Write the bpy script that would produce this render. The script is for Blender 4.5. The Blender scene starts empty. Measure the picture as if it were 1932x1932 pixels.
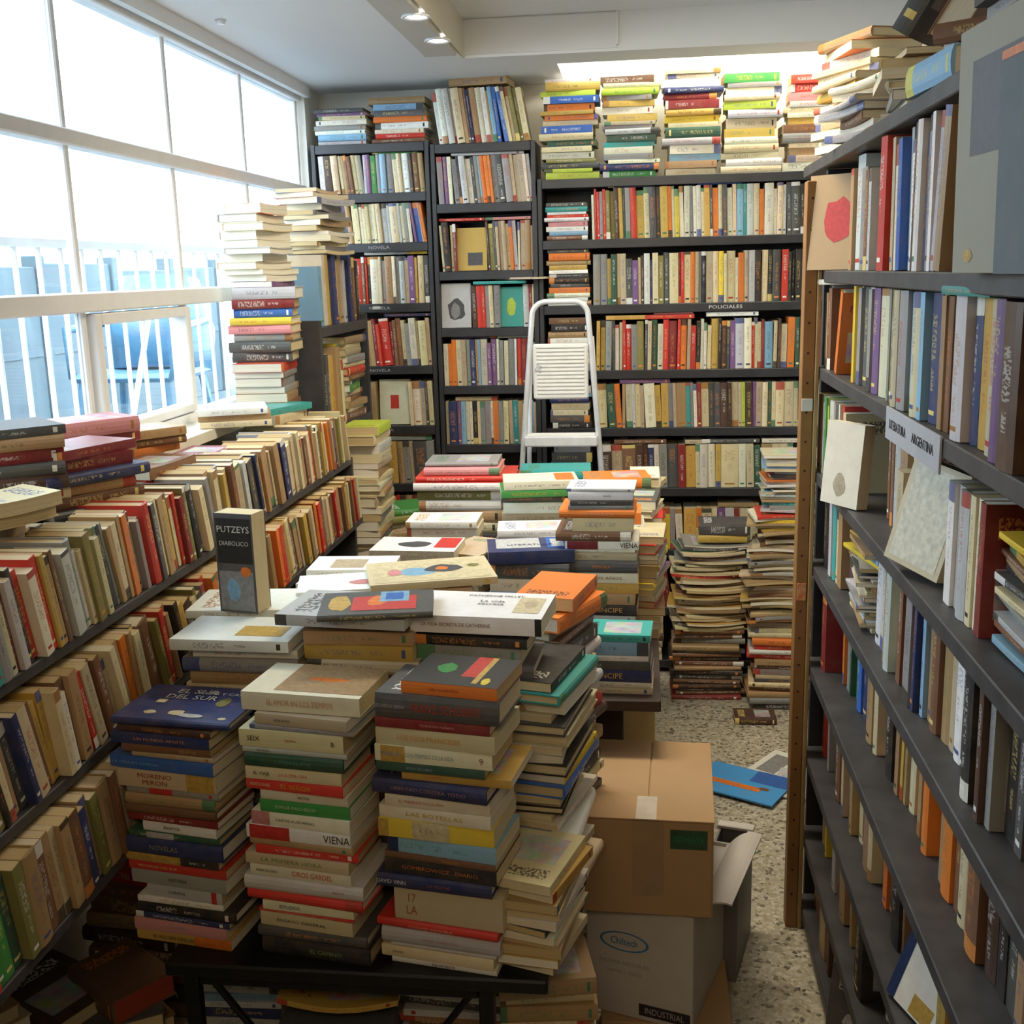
import bpy, math, random
from mathutils import Vector, Matrix
SC = bpy.context.scene
COL = SC.collection
PI = math.pi
rnd = random.Random(7)

# ------------------------------------------------------------------ camera
EYE = Vector((0.0, 0.0, 1.75)); FPX = 2100.0
CAM_ROT = Matrix(((0.993, 0.0, 0.118), (0.115, 0.213, -0.970), (-0.026, 0.977, 0.211)))
def ortho(m):
    z = m.col[2].normalized(); y = m.col[1] - z * m.col[1].dot(z); y.normalize(); x = y.cross(z)
    return Matrix((x, y, z)).transposed()
CAM_ROT = ortho(CAM_ROT)
cd = bpy.data.cameras.new('camera'); cam = bpy.data.objects.new('camera', cd); COL.objects.link(cam)
cam.matrix_world = Matrix.Translation(EYE) @ CAM_ROT.to_4x4()
cd.sensor_fit = 'HORIZONTAL'; cd.sensor_width = 36; cd.lens = 36 * FPX / 1932; cd.clip_end = 200; cd.clip_start = 0.05
SC.camera = cam
SC.view_settings.view_transform = 'Standard'; SC.view_settings.look = 'None'
SC.view_settings.exposure = 0.12; SC.view_settings.gamma = 1.0; SC.view_settings.use_curve_mapping = False

# ------------------------------------------------------------------ world and lights
w = bpy.data.worlds.new('sky'); SC.world = w; w.use_nodes = True
bg = w.node_tree.nodes['Background']; bg.inputs[0].default_value = (0.80, 0.92, 1.0, 1); bg.inputs[1].default_value = 8.0
def lamp(name, typ, loc, target, energy, color, size=0.3, size_y=None, spot=None, blend=0.6):
    l = bpy.data.lights.new(name, typ); l.energy = energy; l.color = color
    if typ == 'AREA':
        l.size = size
        if size_y: l.shape = 'RECTANGLE'; l.size_y = size_y
    else: l.shadow_soft_size = size
    if spot: l.spot_size = math.radians(spot); l.spot_blend = blend
    o = bpy.data.objects.new(name, l); COL.objects.link(o); o.location = loc
    d = Vector(target) - Vector(loc); o.rotation_euler = d.to_track_quat('-Z', 'Y').to_euler()
    return o
p = lamp('window_portal', 'AREA', (-1.425, 3.07, 1.90), (0, 3.07, 1.90), 1, (1, 1, 1), 3.4, 1.25); p.data.cycles.is_portal = True
lamp('cove_lamp', 'AREA', (0.5, 4.56, 2.86), (0.3, 4.75, 2.0), 26, (1.0, 0.90, 0.66), 1.5, 0.12)
lamp('ceiling_lamp', 'AREA', (-0.15, 2.9, 2.63), (-0.05, 3.5, 0.6), 30, (1.0, 0.88, 0.66), 0.8, 0.3).data.spread = math.radians(150)
lamp('fill_light', 'AREA', (0.0, -0.6, 2.48), (-0.1, 2.4, 0.5), 12, (1.0, 0.76, 0.46), 1.2, 0.5)  # warm fill added above and behind the camera, no fixture there

# ------------------------------------------------------------------ node helpers
class NT:
    def __init__(s, m):
        m.use_nodes = True; s.t = m.node_tree; s.n = s.t.nodes; s.b = s.n['Principled BSDF']
    def val(s, x, inp):
        if isinstance(x, (int, float)): inp.default_value = x
        elif isinstance(x, tuple): inp.default_value = x if len(x) == len(inp.default_value) else (*x, 1)[:len(inp.default_value)]
        else: s.t.links.new(x, inp)
    def m(s, op, a, b=0.0, c=0.0):
        n = s.n.new('ShaderNodeMath'); n.operation = op
        s.val(a, n.inputs[0]); s.val(b, n.inputs[1]); s.val(c, n.inputs[2]); return n.outputs[0]
    def mix(s, f, a, b):
        n = s.n.new('ShaderNodeMix'); n.data_type = 'RGBA'
        s.val(f, n.inputs[0]); s.val(a, n.inputs[6]); s.val(b, n.inputs[7]); return n.outputs[2]
    def attr(s, name):
        n = s.n.new('ShaderNodeAttribute'); n.attribute_name = name; return n.outputs['Color']
    def uv(s):
        n = s.n.new('ShaderNodeUVMap'); x = s.n.new('ShaderNodeSeparateXYZ'); s.t.links.new(n.outputs[0], x.inputs[0]); return x.outputs[0], x.outputs[1]
    def comb(s, a, b, c=0.0):
        n = s.n.new('ShaderNodeCombineXYZ'); s.val(a, n.inputs[0]); s.val(b, n.inputs[1]); s.val(c, n.inputs[2]); return n.outputs[0]
    def noise(s, v, scale, detail=2.0, rough=0.5, color=False):
        n = s.n.new('ShaderNodeTexNoise'); n.inputs['Scale'].default_value = scale; n.inputs['Detail'].default_value = detail; n.inputs['Roughness'].default_value = rough
        if v is not None: s.t.links.new(v, n.inputs['Vector'])
        return n.outputs['Color' if color else 'Fac']
    def white(s, v):
        n = s.n.new('ShaderNodeTexWhiteNoise'); n.noise_dimensions = '1D'; s.val(v, n.inputs['W']); x = s.n.new('ShaderNodeSeparateColor'); s.t.links.new(n.outputs['Color'], x.inputs[0]); return x.outputs
    def obj(s):
        n = s.n.new('ShaderNodeTexCoord'); return n.outputs['Object']
    def gen_pos(s):
        n = s.n.new('ShaderNodeNewGeometry'); return n.outputs['Position']
    def ramp(s, f, pts):
        n = s.n.new('ShaderNodeValToRGB'); e = n.color_ramp.elements
        while len(e) < len(pts): e.new(0.5)
        for i, (p_, c) in enumerate(pts): e[i].position = p_; e[i].color = (*c, 1)
        s.t.links.new(f, n.inputs[0]); return n.outputs[0]
    def band(s, x, lo, hi):   # 1 inside lo..hi
        return s.m('MULTIPLY', s.m('GREATER_THAN', x, lo), s.m('LESS_THAN', x, hi))
    def bump(s, h, dist, strength=1.0):
        n = s.n.new('ShaderNodeBump'); n.inputs['Distance'].default_value = dist; n.inputs['Strength'].default_value = strength
        s.t.links.new(h, n.inputs['Height']); s.t.links.new(n.outputs[0], s.b.inputs['Normal'])
MATS = {}
def mat(name, col=(0.5, 0.5, 0.5), rough=0.6, metal=0.0, var=0.0, scale=12.0, bump=0.0, dark=None):
    if name in MATS: return MATS[name]
    m = bpy.data.materials.new(name); t = NT(m); MATS[name] = m
    t.b.inputs['Roughness'].default_value = rough; t.b.inputs['Metallic'].default_value = metal
    d = dark or tuple(c * (1 - var) for c in col)
    f = t.noise(t.obj(), scale, 4.0, 0.6)
    t.val(t.ramp(f, [(0.3, d), (0.7, col)]), t.b.inputs['Base Color'])
    if bump: t.bump(f, bump)
    return m

def cover_material():
    m = bpy.data.materials.new('printed_cover'); t = NT(m)
    col, ink = t.attr('Col'), t.attr('Ink'); u, v = t.uv()
    fu = t.m('FRACT', t.m('MULTIPLY', u, 0.5)); fu = t.m('MULTIPLY', fu, 2.0)
    s = t.m('FLOOR', t.m('MULTIPLY', u, 0.5)); reg = t.m('FLOOR', t.m('MULTIPLY', v, 0.5))
    fv = t.m('MULTIPLY', t.m('FRACT', t.m('MULTIPLY', v, 0.5)), 2.0)
    r1, r2, r3 = t.white(s); q1, q2, q3 = t.white(t.m('ADD', s, 0.37))
    # spine: title run, author run, head band, foot mark
    let = t.m('GREATER_THAN', t.noise(t.comb(t.m('MULTIPLY', fu, 46.0), t.m('MULTIPLY', fv, 3.2), s), 1.0, 1.5, 0.6), 0.5)
    a = t.m('ADD', 0.10, t.m('MULTIPLY', r1, 0.16)); b = t.m('ADD', a, t.m('ADD', 0.22, t.m('MULTIPLY', r2, 0.22)))
    hw = t.m('ADD', 0.14, t.m('MULTIPLY', r3, 0.16)); off = t.m('ABSOLUTE', t.m('SUBTRACT', fv, 0.5))
    title = t.m('MULTIPLY', t.band(fu, a, b), t.m('LESS_THAN', off, hw))
    c_ = t.m('ADD', b, 0.06); author = t.m('MULTIPLY', t.band(fu, c_, t.m('ADD', c_, t.m('ADD', 0.08, t.m('MULTIPLY', q1, 0.14)))), t.m('LESS_THAN', off, 0.13))
    txt = t.m('MULTIPLY', let, t.m('MAXIMUM', title, author))
    foot = t.m('MULTIPLY', t.band(fu, 0.90, 0.935), t.m('MULTIPLY', t.m('LESS_THAN', off, 0.28), t.m('GREATER_THAN', q2, 0.45)))
    bnd = t.m('MULTIPLY', t.m('LESS_THAN', fu, t.m('ADD', 0.05, t.m('MULTIPLY', q1, 0.13))), t.m('GREATER_THAN', q3, 0.80))
    bnd2 = t.m('MULTIPLY', t.m('GREATER_THAN', fu, 0.86), t.m('LESS_THAN', q3, 0.12))
    spine = t.m('MAXIMUM', t.m('MAXIMUM', t.m('MULTIPLY', txt, 0.40), foot), t.m('MULTIPLY', t.m('MAXIMUM', bnd, bnd2), 0.9))
    # covers: title block, picture block
    l2 = t.m('GREATER_THAN', t.noise(t.comb(t.m('MULTIPLY', fv, 22.0), t.m('MULTIPLY', fu, 26.0), s), 1.0, 1.0), 0.5)
    tb = t.m('MULTIPLY', t.band(fu, 0.74, 0.90), t.band(fv, 0.14, 0.86)); tb = t.m('MULTIPLY', t.m('MULTIPLY', tb, l2), 0.85)
    pic = t.m('MULTIPLY', t.band(fu, 0.14, t.m('ADD', 0.45, t.m('MULTIPLY', r1, 0.2))), t.band(fv, 0.14, 0.86))
    pic = t.m('MULTIPLY', t.m('MULTIPLY', pic, t.m('GREATER_THAN', r2, 0.35)), 0.75)
    pc = t.noise(t.comb(t.m('MULTIPLY', fv, 4.0), t.m('MULTIPLY', fu, 5.0), s), 1.0, 3.0, 0.6, True)
    hs = t.n.new('ShaderNodeHueSaturation'); hs.inputs['Saturation'].default_value = 1.2; t.t.links.new(pc, hs.inputs['Color'])
    base_sp = t.mix(spine, col, ink)
    cv = t.mix(pic, col, hs.outputs[0]); cv = t.mix(tb, cv, ink)
    isc = t.band(reg, 0.5, 1.5); iss = t.m('LESS_THAN', reg, 0.5)
    c = t.mix(isc, col, cv); c = t.mix(iss, c, base_sp)
    wear = t.noise(t.gen_pos(), 30.0, 4.0, 0.65)
    c = t.mix(t.m('MULTIPLY', t.m('SUBTRACT', wear, 0.35), 0.45), c, (0.30, 0.22, 0.13, 1))
    t.val(c, t.b.inputs['Base Color'])
    t.val(t.m('ADD', 0.30, t.m('MULTIPLY', q2, 0.35)), t.b.inputs['Roughness'])
    t.b.inputs['Specular IOR Level'].default_value = 0.4
    return m
def page_material():
    m = bpy.data.materials.new('paper_edges'); t = NT(m)
    col = t.attr('Col'); u, v = t.uv()
    ln = t.noise(t.comb(t.m('MULTIPLY', u, 2.0), t.m('MULTIPLY', v, 900.0)), 1.0, 2.0, 0.7)
    f = t.ramp(ln, [(0.3, (0.62, 0.56, 0.46)), (0.62, (1, 1, 1))])
    n = t.n.new('ShaderNodeMix'); n.data_type = 'RGBA'; n.blend_type = 'MULTIPLY'; n.inputs[0].default_value = 0.75
    t.t.links.new(col, n.inputs[6]); t.t.links.new(f, n.inputs[7])
    t.val(n.outputs[2], t.b.inputs['Base Color']); t.b.inputs['Roughness'].default_value = 0.8
    t.bump(ln, 0.0006, 0.6)
    return m
M_COVER, M_PAGE = cover_material(), page_material()
M_BLACK = mat('black_painted_wood', (0.040, 0.040, 0.046), 0.42, 0, 0.45, 9, 0.0008)
M_BLACK2 = mat('worn_black_boards', (0.062, 0.060, 0.064), 0.5, 0, 0.5, 14, 0.001)
M_WALL = mat('cream_paint', (0.78, 0.76, 0.70), 0.7, 0, 0.05, 3, 0.0005)
M_CEIL = mat('white_ceiling_paint', (0.76, 0.78, 0.80), 0.7, 0, 0.03, 2, 0.0005)
M_FRAME = mat('painted_window_steel', (0.78, 0.78, 0.78), 0.5, 0, 0.06, 20, 0.0004)
M_METAL = mat('black_table_steel', (0.02, 0.02, 0.022), 0.4, 0.6, 0.3, 20)
M_ALU = mat('brushed_aluminium', (0.80, 0.82, 0.86), 0.38, 0.3, 0.12, 25)
M_ALUP = mat('light_ribbed_tread', (0.78, 0.78, 0.76), 0.5, 0.1, 0.08, 30)
M_CARD = mat('brown_cardboard', (0.46, 0.29, 0.15), 0.8, 0, 0.10, 5, 0.0008)
M_CARDW = mat('white_cardboard', (0.58, 0.55, 0.53), 0.75, 0, 0.12, 6, 0.0008)
M_PINE = mat('varnished_pine', (0.34, 0.165, 0.05), 0.5, 0, 0.35, 7, 0.0006)
M_PINE2 = mat('pale_pine_edge', (0.44, 0.29, 0.12), 0.5, 0, 0.25, 9, 0.0006)
M_DKBROWN = mat('dark_brown_board', (0.05, 0.03, 0.025), 0.5, 0, 0.3, 10)
M_PAPER = mat('paper_label', (0.75, 0.74, 0.72), 0.8, 0, 0.05, 20)
M_GREYP = mat('grey_paper_label', (0.42, 0.42, 0.45), 0.7, 0, 0.1, 20)
M_TAPE = mat('clear_tape', (0.68, 0.60, 0.52), 0.12, 0, 0.15, 50)
M_GREEN = mat('dark_green_label', (0.03, 0.10, 0.05), 0.6, 0, 0.3, 60)
M_BLUEINK = mat('blue_ink', (0.06, 0.22, 0.50), 0.6, 0, 0.2, 60)
M_DARKINK = mat('dark_ink', (0.03, 0.025, 0.03), 0.6, 0, 0.3, 60)
M_CONC = mat('pale_concrete_panel', (0.115, 0.165, 0.195), 0.85, 0, 0.35, 1.6, 0.003)
M_WPAINT = mat('white_bar_paint', (0.86, 0.88, 0.9), 0.5, 0, 0.04, 20)
M_BLUEO = mat('pale_blue_plastic', (0.09, 0.22, 0.34), 0.35, 0, 0.3, 5)
M_HOLE = mat('dark_peg_hole', (0.06, 0.025, 0.01), 0.8, 0, 0.2, 60)
INKS = {}
def ink_mat(c):
    k = 'ink_%02x%02x%02x' % tuple(int(255 * x) for x in c)
    return mat(k, c, 0.5, 0, 0.35, 90)
def terrazzo():
    m = bpy.data.materials.new('terrazzo'); t = NT(m); g = t.gen_pos()
    def vor(scale):
        n = t.n.new('ShaderNodeTexVoronoi'); n.inputs['Scale'].default_value = scale; t.t.links.new(g, n.inputs['Vector'])
        x = t.n.new('ShaderNodeSeparateColor'); t.t.links.new(n.outputs['Color'], x.inputs[0]); return x.outputs[0], n.outputs['Distance']
    a, _ = vor(95.0); b, _ = vor(170.0)
    base = t.ramp(a, [(0.0, (0.10, 0.09, 0.07)), (0.13, (0.12, 0.11, 0.09)), (0.15, (0.34, 0.30, 0.22)), (0.6, (0.48, 0.44, 0.34)), (1.0, (0.64, 0.61, 0.52))])
    c = t.mix(t.m('MULTIPLY', t.m('GREATER_THAN', b, 0.5), 0.4), base, (0.40, 0.36, 0.27, 1))
    c = t.mix(t.m('MULTIPLY', t.noise(g, 3.0, 3.0), 0.25), c, (0.22, 0.19, 0.13, 1))
    t.val(c, t.b.inputs['Base Color']); t.b.inputs['Roughness'].default_value = 0.35
    return m
M_FLOOR = terrazzo()
def glass():
    m = bpy.data.materials.new('window_glass'); m.use_nodes = True; t = m.node_tree; t.nodes.clear()
    o = t.nodes.new('ShaderNodeOutputMaterial'); mx = t.nodes.new('ShaderNodeMixShader'); tr = t.nodes.new('ShaderNodeBsdfTransparent'); gl = t.nodes.new('ShaderNodeBsdfGlossy')
    fr = t.nodes.new('ShaderNodeMath'); fr.operation = 'MULTIPLY_ADD'; lw = t.nodes.new('ShaderNodeLayerWeight'); lw.inputs[0].default_value = 0.12; t.links.new(lw.outputs[1], fr.inputs[0]); fr.inputs[1].default_value = 0.25; fr.inputs[2].default_value = 0.02; gl.inputs['Roughness'].default_value = 0.02; tr.inputs[0].default_value = (0.95, 0.98, 1, 1)
    t.links.new(fr.outputs[0], mx.inputs[0]); t.links.new(tr.outputs[0], mx.inputs[1]); t.links.new(gl.outputs[0], mx.inputs[2]); t.links.new(mx.outputs[0], o.inputs[0])
    return m
M_GLASS = glass()

# ------------------------------------------------------------------ mesh helpers
class MB:
    def __init__(s): s.v = []; s.f = []
    def add(s, vs, fs):
        k = len(s.v); s.v += [tuple(x) for x in vs]; s.f += [tuple(i + k for i in f) for f in fs]; return s
    def box(s, x0, x1, y0, y1, z0, z1, m=None):
        vs = [Vector((x, y, z)) for x in (x0, x1) for y in (y0, y1) for z in (z0, z1)]
        if m is not None: vs = [m @ a for a in vs]
        return s.add(vs, [(0, 1, 3, 2), (4, 6, 7, 5), (0, 4, 5, 1), (2, 3, 7, 6), (0, 2, 6, 4), (1, 5, 7, 3)])
    def bev(s, x0, x1, y0, y1, z0, z1, b=0.002, m=None):   # box with chamfered long edges (all 12)
        vs = []; fs = []
        cx, cy, cz = (x0 + x1) / 2, (y0 + y1) / 2, (z0 + z1) / 2; hx, hy, hz = (x1 - x0) / 2, (y1 - y0) / 2, (z1 - z0) / 2
        b = min(b, hx * .9, hy * .9, hz * .9); idx = {}
        for sx in (-1, 1):
            for sy in (-1, 1):
                for sz in (-1, 1):
                    for ax in range(3):
                        p = [sx * (hx - b), sy * (hy - b), sz * (hz - b)]; p[ax] = (sx * hx, sy * hy, sz * hz)[ax]
                        idx[sx, sy, sz, ax] = len(vs); vs.append(Vector((cx + p[0], cy + p[1], cz + p[2])))
                    fs.append(tuple(idx[sx, sy, sz, a] for a in range(3)))
        def I(sg, ax): return idx[sg[0], sg[1], sg[2], ax]
        for ax in range(3):
            o1, o2 = [a for a in range(3) if a != ax]
            for sg in (-1, 1):
                q = []
                for a, c in ((-1, -1), (1, -1), (1, 1), (-1, 1)):
                    g = [0, 0, 0]; g[ax] = sg; g[o1] = a; g[o2] = c; q.append(I(g, ax))
                fs.append(tuple(q))
            for a in (-1, 1):
                for c in (-1, 1):
                    g1 = [0, 0, 0]; g1[ax] = -1; g1[o1] = a; g1[o2] = c; g2 = list(g1); g2[ax] = 1
                    fs.append((I(g1, o1), I(g2, o1), I(g2, o2), I(g1, o2)))
        if m is not None: vs = [m @ a for a in vs]
        return s.add(vs, fs)
    def tube(s, pts, r, n=10, cap=True):
        pts = [Vector(p_) for p_ in pts]; rings = []; vs = []
        for i, p_ in enumerate(pts):
            d = (pts[min(i + 1, len(pts) - 1)] - pts[max(i - 1, 0)]).normalized()
            u = d.cross(Vector((0, 1, 0))) if abs(d.y) < 0.9 else d.cross(Vector((1, 0, 0))); u.normalize(); w_ = d.cross(u)
            rr = r[i] if isinstance(r, (list, tuple)) else r
            vs += [p_ + (u * math.cos(2 * PI * k / n) + w_ * math.sin(2 * PI * k / n)) * rr for k in range(n)]
        fs = [(i * n + k, i * n + (k + 1) % n, (i + 1) * n + (k + 1) % n, (i + 1) * n + k) for i in range(len(pts) - 1) for k in range(n)]
        if cap: fs += [tuple(range(n - 1, -1, -1)), tuple((len(pts) - 1) * n + k for k in range(n))]
        return s.add(vs, fs)
    def build(s, name, m, parent=None, smooth=False, fix=True):
        me = bpy.data.meshes.new(name); me.from_pydata(s.v, [], s.f)
        if fix:
            import bmesh
            b = bmesh.new(); b.from_mesh(me); bmesh.ops.recalc_face_normals(b, faces=b.faces); b.to_mesh(me); b.free()
        me.materials.append(m)
        if smooth: me.polygons.foreach_set('use_smooth', [True] * len(me.polygons))
        o = bpy.data.objects.new(name, me); COL.objects.link(o)
        if parent: o.parent = parent; o.matrix_parent_inverse = parent.matrix_world.inverted() if False else Matrix()
        return o
def tag(o, label=None, cat=None, group=None, kind=None):
    if label: o['label'] = label
    if cat: o['category'] = cat
    if group: o['group'] = group
    if kind: o['kind'] = kind
    return o
def empty(name, loc=(0, 0, 0), rz=0.0):
    o = bpy.data.objects.new(name, None); COL.objects.link(o); o.location = loc; o.rotation_euler = (0, 0, rz); o.empty_display_size = 0.05; return o
def text(name, body, size, M, m, parent=None, ext=0.0003, fit=None, height=None):
    c = bpy.data.curves.new(name, 'FONT'); c.body = body; c.size = size; c.extrude = ext; c.resolution_u = 2; c.align_x = 'CENTER'; c.align_y = 'CENTER'
    c.materials.append(m); o = bpy.data.objects.new(name, c); COL.objects.link(o)
    sx = 1.0
    if fit: sx = fit / max(0.001, 0.60 * size * len(body))
    o.matrix_basis = M @ Matrix.Diagonal((sx, 1, 1, 1))
    bpy.context.view_layer.update()
    me = bpy.data.meshes.new_from_object(o.evaluated_get(bpy.context.evaluated_depsgraph_get())); bpy.data.objects.remove(o)
    me.name = name; o = bpy.data.objects.new(name, me); COL.objects.link(o); o.matrix_basis = M @ Matrix.Diagonal((sx, 1, 1, 1))
    if parent: o.parent = parent
    return o
def ray(px, py):
    return CAM_ROT @ Vector(((px - 966) / FPX, -(py - 966) / FPX, -1.0))
def project(p_):
    c = CAM_ROT.transposed() @ (Vector(p_) - EYE)
    return (966 + FPX * c.x / -c.z, 966 - FPX * c.y / -c.z, -c.z)

# ------------------------------------------------------------------ colours
PAL = {
 'W': ('white', (.80, .80, .78)), 'I': ('ivory', (.74, .70, .56)), 'C': ('cream', (.66, .57, .36)), 'B': ('beige', (.50, .41, .28)),
 'T': ('tan', (.40, .26, .13)), 'N': ('brown', (.19, .09, .05)), 'D': ('dark brown', (.07, .035, .025)), 'K': ('black', (.018, .018, .022)),
 'H': ('charcoal', (.07, .075, .08)), 'G': ('grey', (.27, .27, .27)), 'L': ('light grey', (.52, .53, .54)), 'R': ('red', (.58, .035, .025)),
 'M': ('maroon', (.22, .02, .025)), 'O': ('orange', (.75, .20, .03)), 'Y': ('yellow', (.78, .58, .05)), 'U': ('mustard', (.56, .36, .08)),
 'V': ('olive', (.21, .20, .06)), 'E': ('green', (.04, .26, .06)), 'F': ('dark green', (.025, .09, .06)), 'Q': ('teal', (.03, .30, .29)),
 'A': ('light blue', (.22, .42, .60)), 'S': ('blue', (.03, .13, .48)), 'Z': ('navy', (.02, .035, .13)), 'P': ('purple', (.18, .09, .24)),
 'J': ('pink', (.62, .26, .26)), 'X': ('lime green', (.48, .62, .06))}
INKD = [(.02, .02, .02), (.4, .03, .02), (.05, .08, .25), (.05, .2, .1), (.35, .15, .03)]
INKL = [(.8, .78, .7), (.75, .6, .2), (.8, .8, .8), (.7, .25, .05)]
ORD = ['zeroth', 'first', 'second', 'third', 'fourth', 'fifth', 'sixth', 'seventh', 'eighth', 'ninth', 'tenth', 'eleventh', 'twelfth', 'thirteenth', 'fourteenth', 'fifteenth', 'sixteenth', 'seventeenth', 'eighteenth', 'nineteenth']
TENS = {2: 'twent', 3: 'thirt', 4: 'fort', 5: 'fift', 6: 'sixt', 7: 'sevent', 8: 'eight', 9: 'ninet'}
def ordinal(n):
    if n == 100: return 'hundredth'
    if n > 100: return 'hundred-and-' + ordinal(n - 100)
    if n < 20: return ORD[n]
    t_, u_ = divmod(n, 10)
    return TENS[t_] + 'ieth' if u_ == 0 else TENS[t_] + 'y-' + ORD[u_]
def jitcol(c, r=rnd, k=0.14):
    f = 1 + r.uniform(-k, k); return tuple(max(0.004, min(1, x * f * (1 + r.uniform(-.05, .05)))) for x in c)

# ------------------------------------------------------------------ books: collect specs first, build them all at the end
BOOKS = []
def book(pos, ex, ey, ez, L, W, T, c, kind='paperback', where='', group='', sag=0.0, txt=None, extra=None, page=None, ink=None, label=None, curl=0.0):
    """local axes: x thickness (back board to front board), y spine to fore-edge, z tail to head; pos = tail/spine/back-board corner"""
    name, rgb = PAL[c] if isinstance(c, str) else c
    if kind == 'paperback' and L <= .186 and W < .145: kind = 'pocket_book'
    rgb = jitcol(rgb)
    lum = .3 * rgb[0] + .6 * rgb[1] + .1 * rgb[2]
    ink = ink or rnd.choice(INKL if lum < .22 else INKD)
    page = page or rnd.choice([(.74, .64, .42), (.66, .54, .32), (.80, .73, .56), (.58, .44, .23), (.84, .80, .70)])
    b = dict(pos=Vector(pos), ex=Vector(ex), ey=Vector(ey), ez=Vector(ez), L=L, W=W, T=T, rgb=rgb, cname=name, kind=kind, where=where, group=group,
             sag=sag, txt=txt or [], extra=extra or [], page=page, ink=ink, label=label, seed=len(BOOKS) + 1, curl=curl)
    BOOKS.append(b); return b
def basis(b):
    m = Matrix((b['ex'], b['ey'], b['ez'])).transposed().to_4x4(); m.translation = b['pos']; return m
def book_geo(b):
    L, W, T = b['L'], b['W'], b['T']; hard = b['kind'] == 'hardback'; mag = b['kind'] == 'magazine'
    t = 0.0026 if hard else (0.0005 if mag else 0.0011); t = min(t, T * .2); bul = 0.0045 if hard else 0.0010
    if mag: bul = 0.0004
    bul = min(bul, T * .3)
    prof = [(0, W), (0, 0), (.22 * T, -.72 * bul), (.5 * T, -bul), (.78 * T, -.72 * bul), (T, 0), (T, W), (T - t, W), (T - t, t), (t, t), (t, W)]
    ns = 6 if (b['sag'] or b['curl']) else 1
    n = len(prof); vs = []; fs = []; uv = []; s2 = 2.0 * b['seed']
    def dz(z, y):
        q = z / L
        return b['sag'] * math.sin(PI * q) + b['curl'] * (y / W) ** 2 * math.sin(2.2 * q + b['seed'])
    for k in range(ns + 1):
        z = L * k / ns
        vs += [(x + dz(z, y), y, z) for x, y in prof]
    for k in range(ns):
        z0, z1 = k / ns, (k + 1) / ns
        for i in range(n):
            j = (i + 1) % n; fs.append((k * n + i, k * n + j, (k + 1) * n + j, (k + 1) * n + i))
            if 1 <= i <= 4 and not b['txt']:
                v0, v1 = prof[i][0] / T, prof[j][0] / T
                uv += [(s2 + 1 - z0 * .999, v0), (s2 + 1 - z0 * .999, v1 * .999), (s2 + 1 - z1 * .999, v1 * .999), (s2 + 1 - z1 * .999, v0)]
            elif i == 5 and not b['extra']:
                uv += [(s2 + z0 * .999, 2.0), (s2 + z0 * .999, 2.999), (s2 + z1 * .999, 2.999), (s2 + z1 * .999, 2.0)]
            else: uv += [(s2, 4.5)] * 4
    fs.append(tuple(range(n - 1, -1, -1))); fs.append(tuple(ns * n + i for i in range(n))); uv += [(s2, 4.5)] * (2 * n)
    ins = 0.003 if hard else 0.0004; fin = 0.004 if hard else 0.0006
    x0, x1, y0, y1, z0, z1 = t * 1.02, T - t * 1.02, t * 1.1, W - fin, ins, L - ins
    pv = []; pf = []; pu = []
    npk = ns
    for k in range(npk + 1):
        z = z0 + (z1 - z0) * k / npk
        for x, y in ((x0, y0), (x1, y0), (x1, y1), (x0, y1)): pv.append((x + dz(z, y), y, z))
    for k in range(npk):
        for i in range(4):
            j = (i + 1) % 4; pf.append((k * 4 + i, k * 4 + j, (k + 1) * 4 + j, (k + 1) * 4 + i)); a, c = pv[k * 4 + i], pv[k * 4 + j]
            pu += [(a[2] + b['seed'], a[0]), (a[2] + b['seed'], c[0]), (z1 + b['seed'], c[0]), (z1 + b['seed'], a[0])]
    pf.append((3, 2, 1, 0)); pf.append(tuple(npk * 4 + i for i in range(4)))
    pu += [(b['seed'], x0), (b['seed'], x1), (W + b['seed'], x1), (W + b['seed'], x0)][::1]
    pu[-4:] = [(y1, x0), (y1, x1), (y0, x1), (y0, x0)]; pu += [(y0, x0), (y0, x1), (y1, x1), (y1, x0)]
    return vs, fs, uv, pv, pf, pu
def mesh_of(name, vs, fs, uv, cols, inks, m):
    me = bpy.data.meshes.new(name); me.from_pydata(vs, [], fs)
    l = me.uv_layers.new(name='UVMap'); l.data.foreach_set('uv', [x for p_ in uv for x in p_])
    for nm, cc in (('Col', cols), ('Ink', inks)):
        if cc is None: continue
        a = me.attributes.new(nm, 'FLOAT_COLOR', 'FACE')
        a.data.foreach_set('color', [x for c in cc for x in (*c, 1.0)])
    me.materials.append(m); return me

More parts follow.
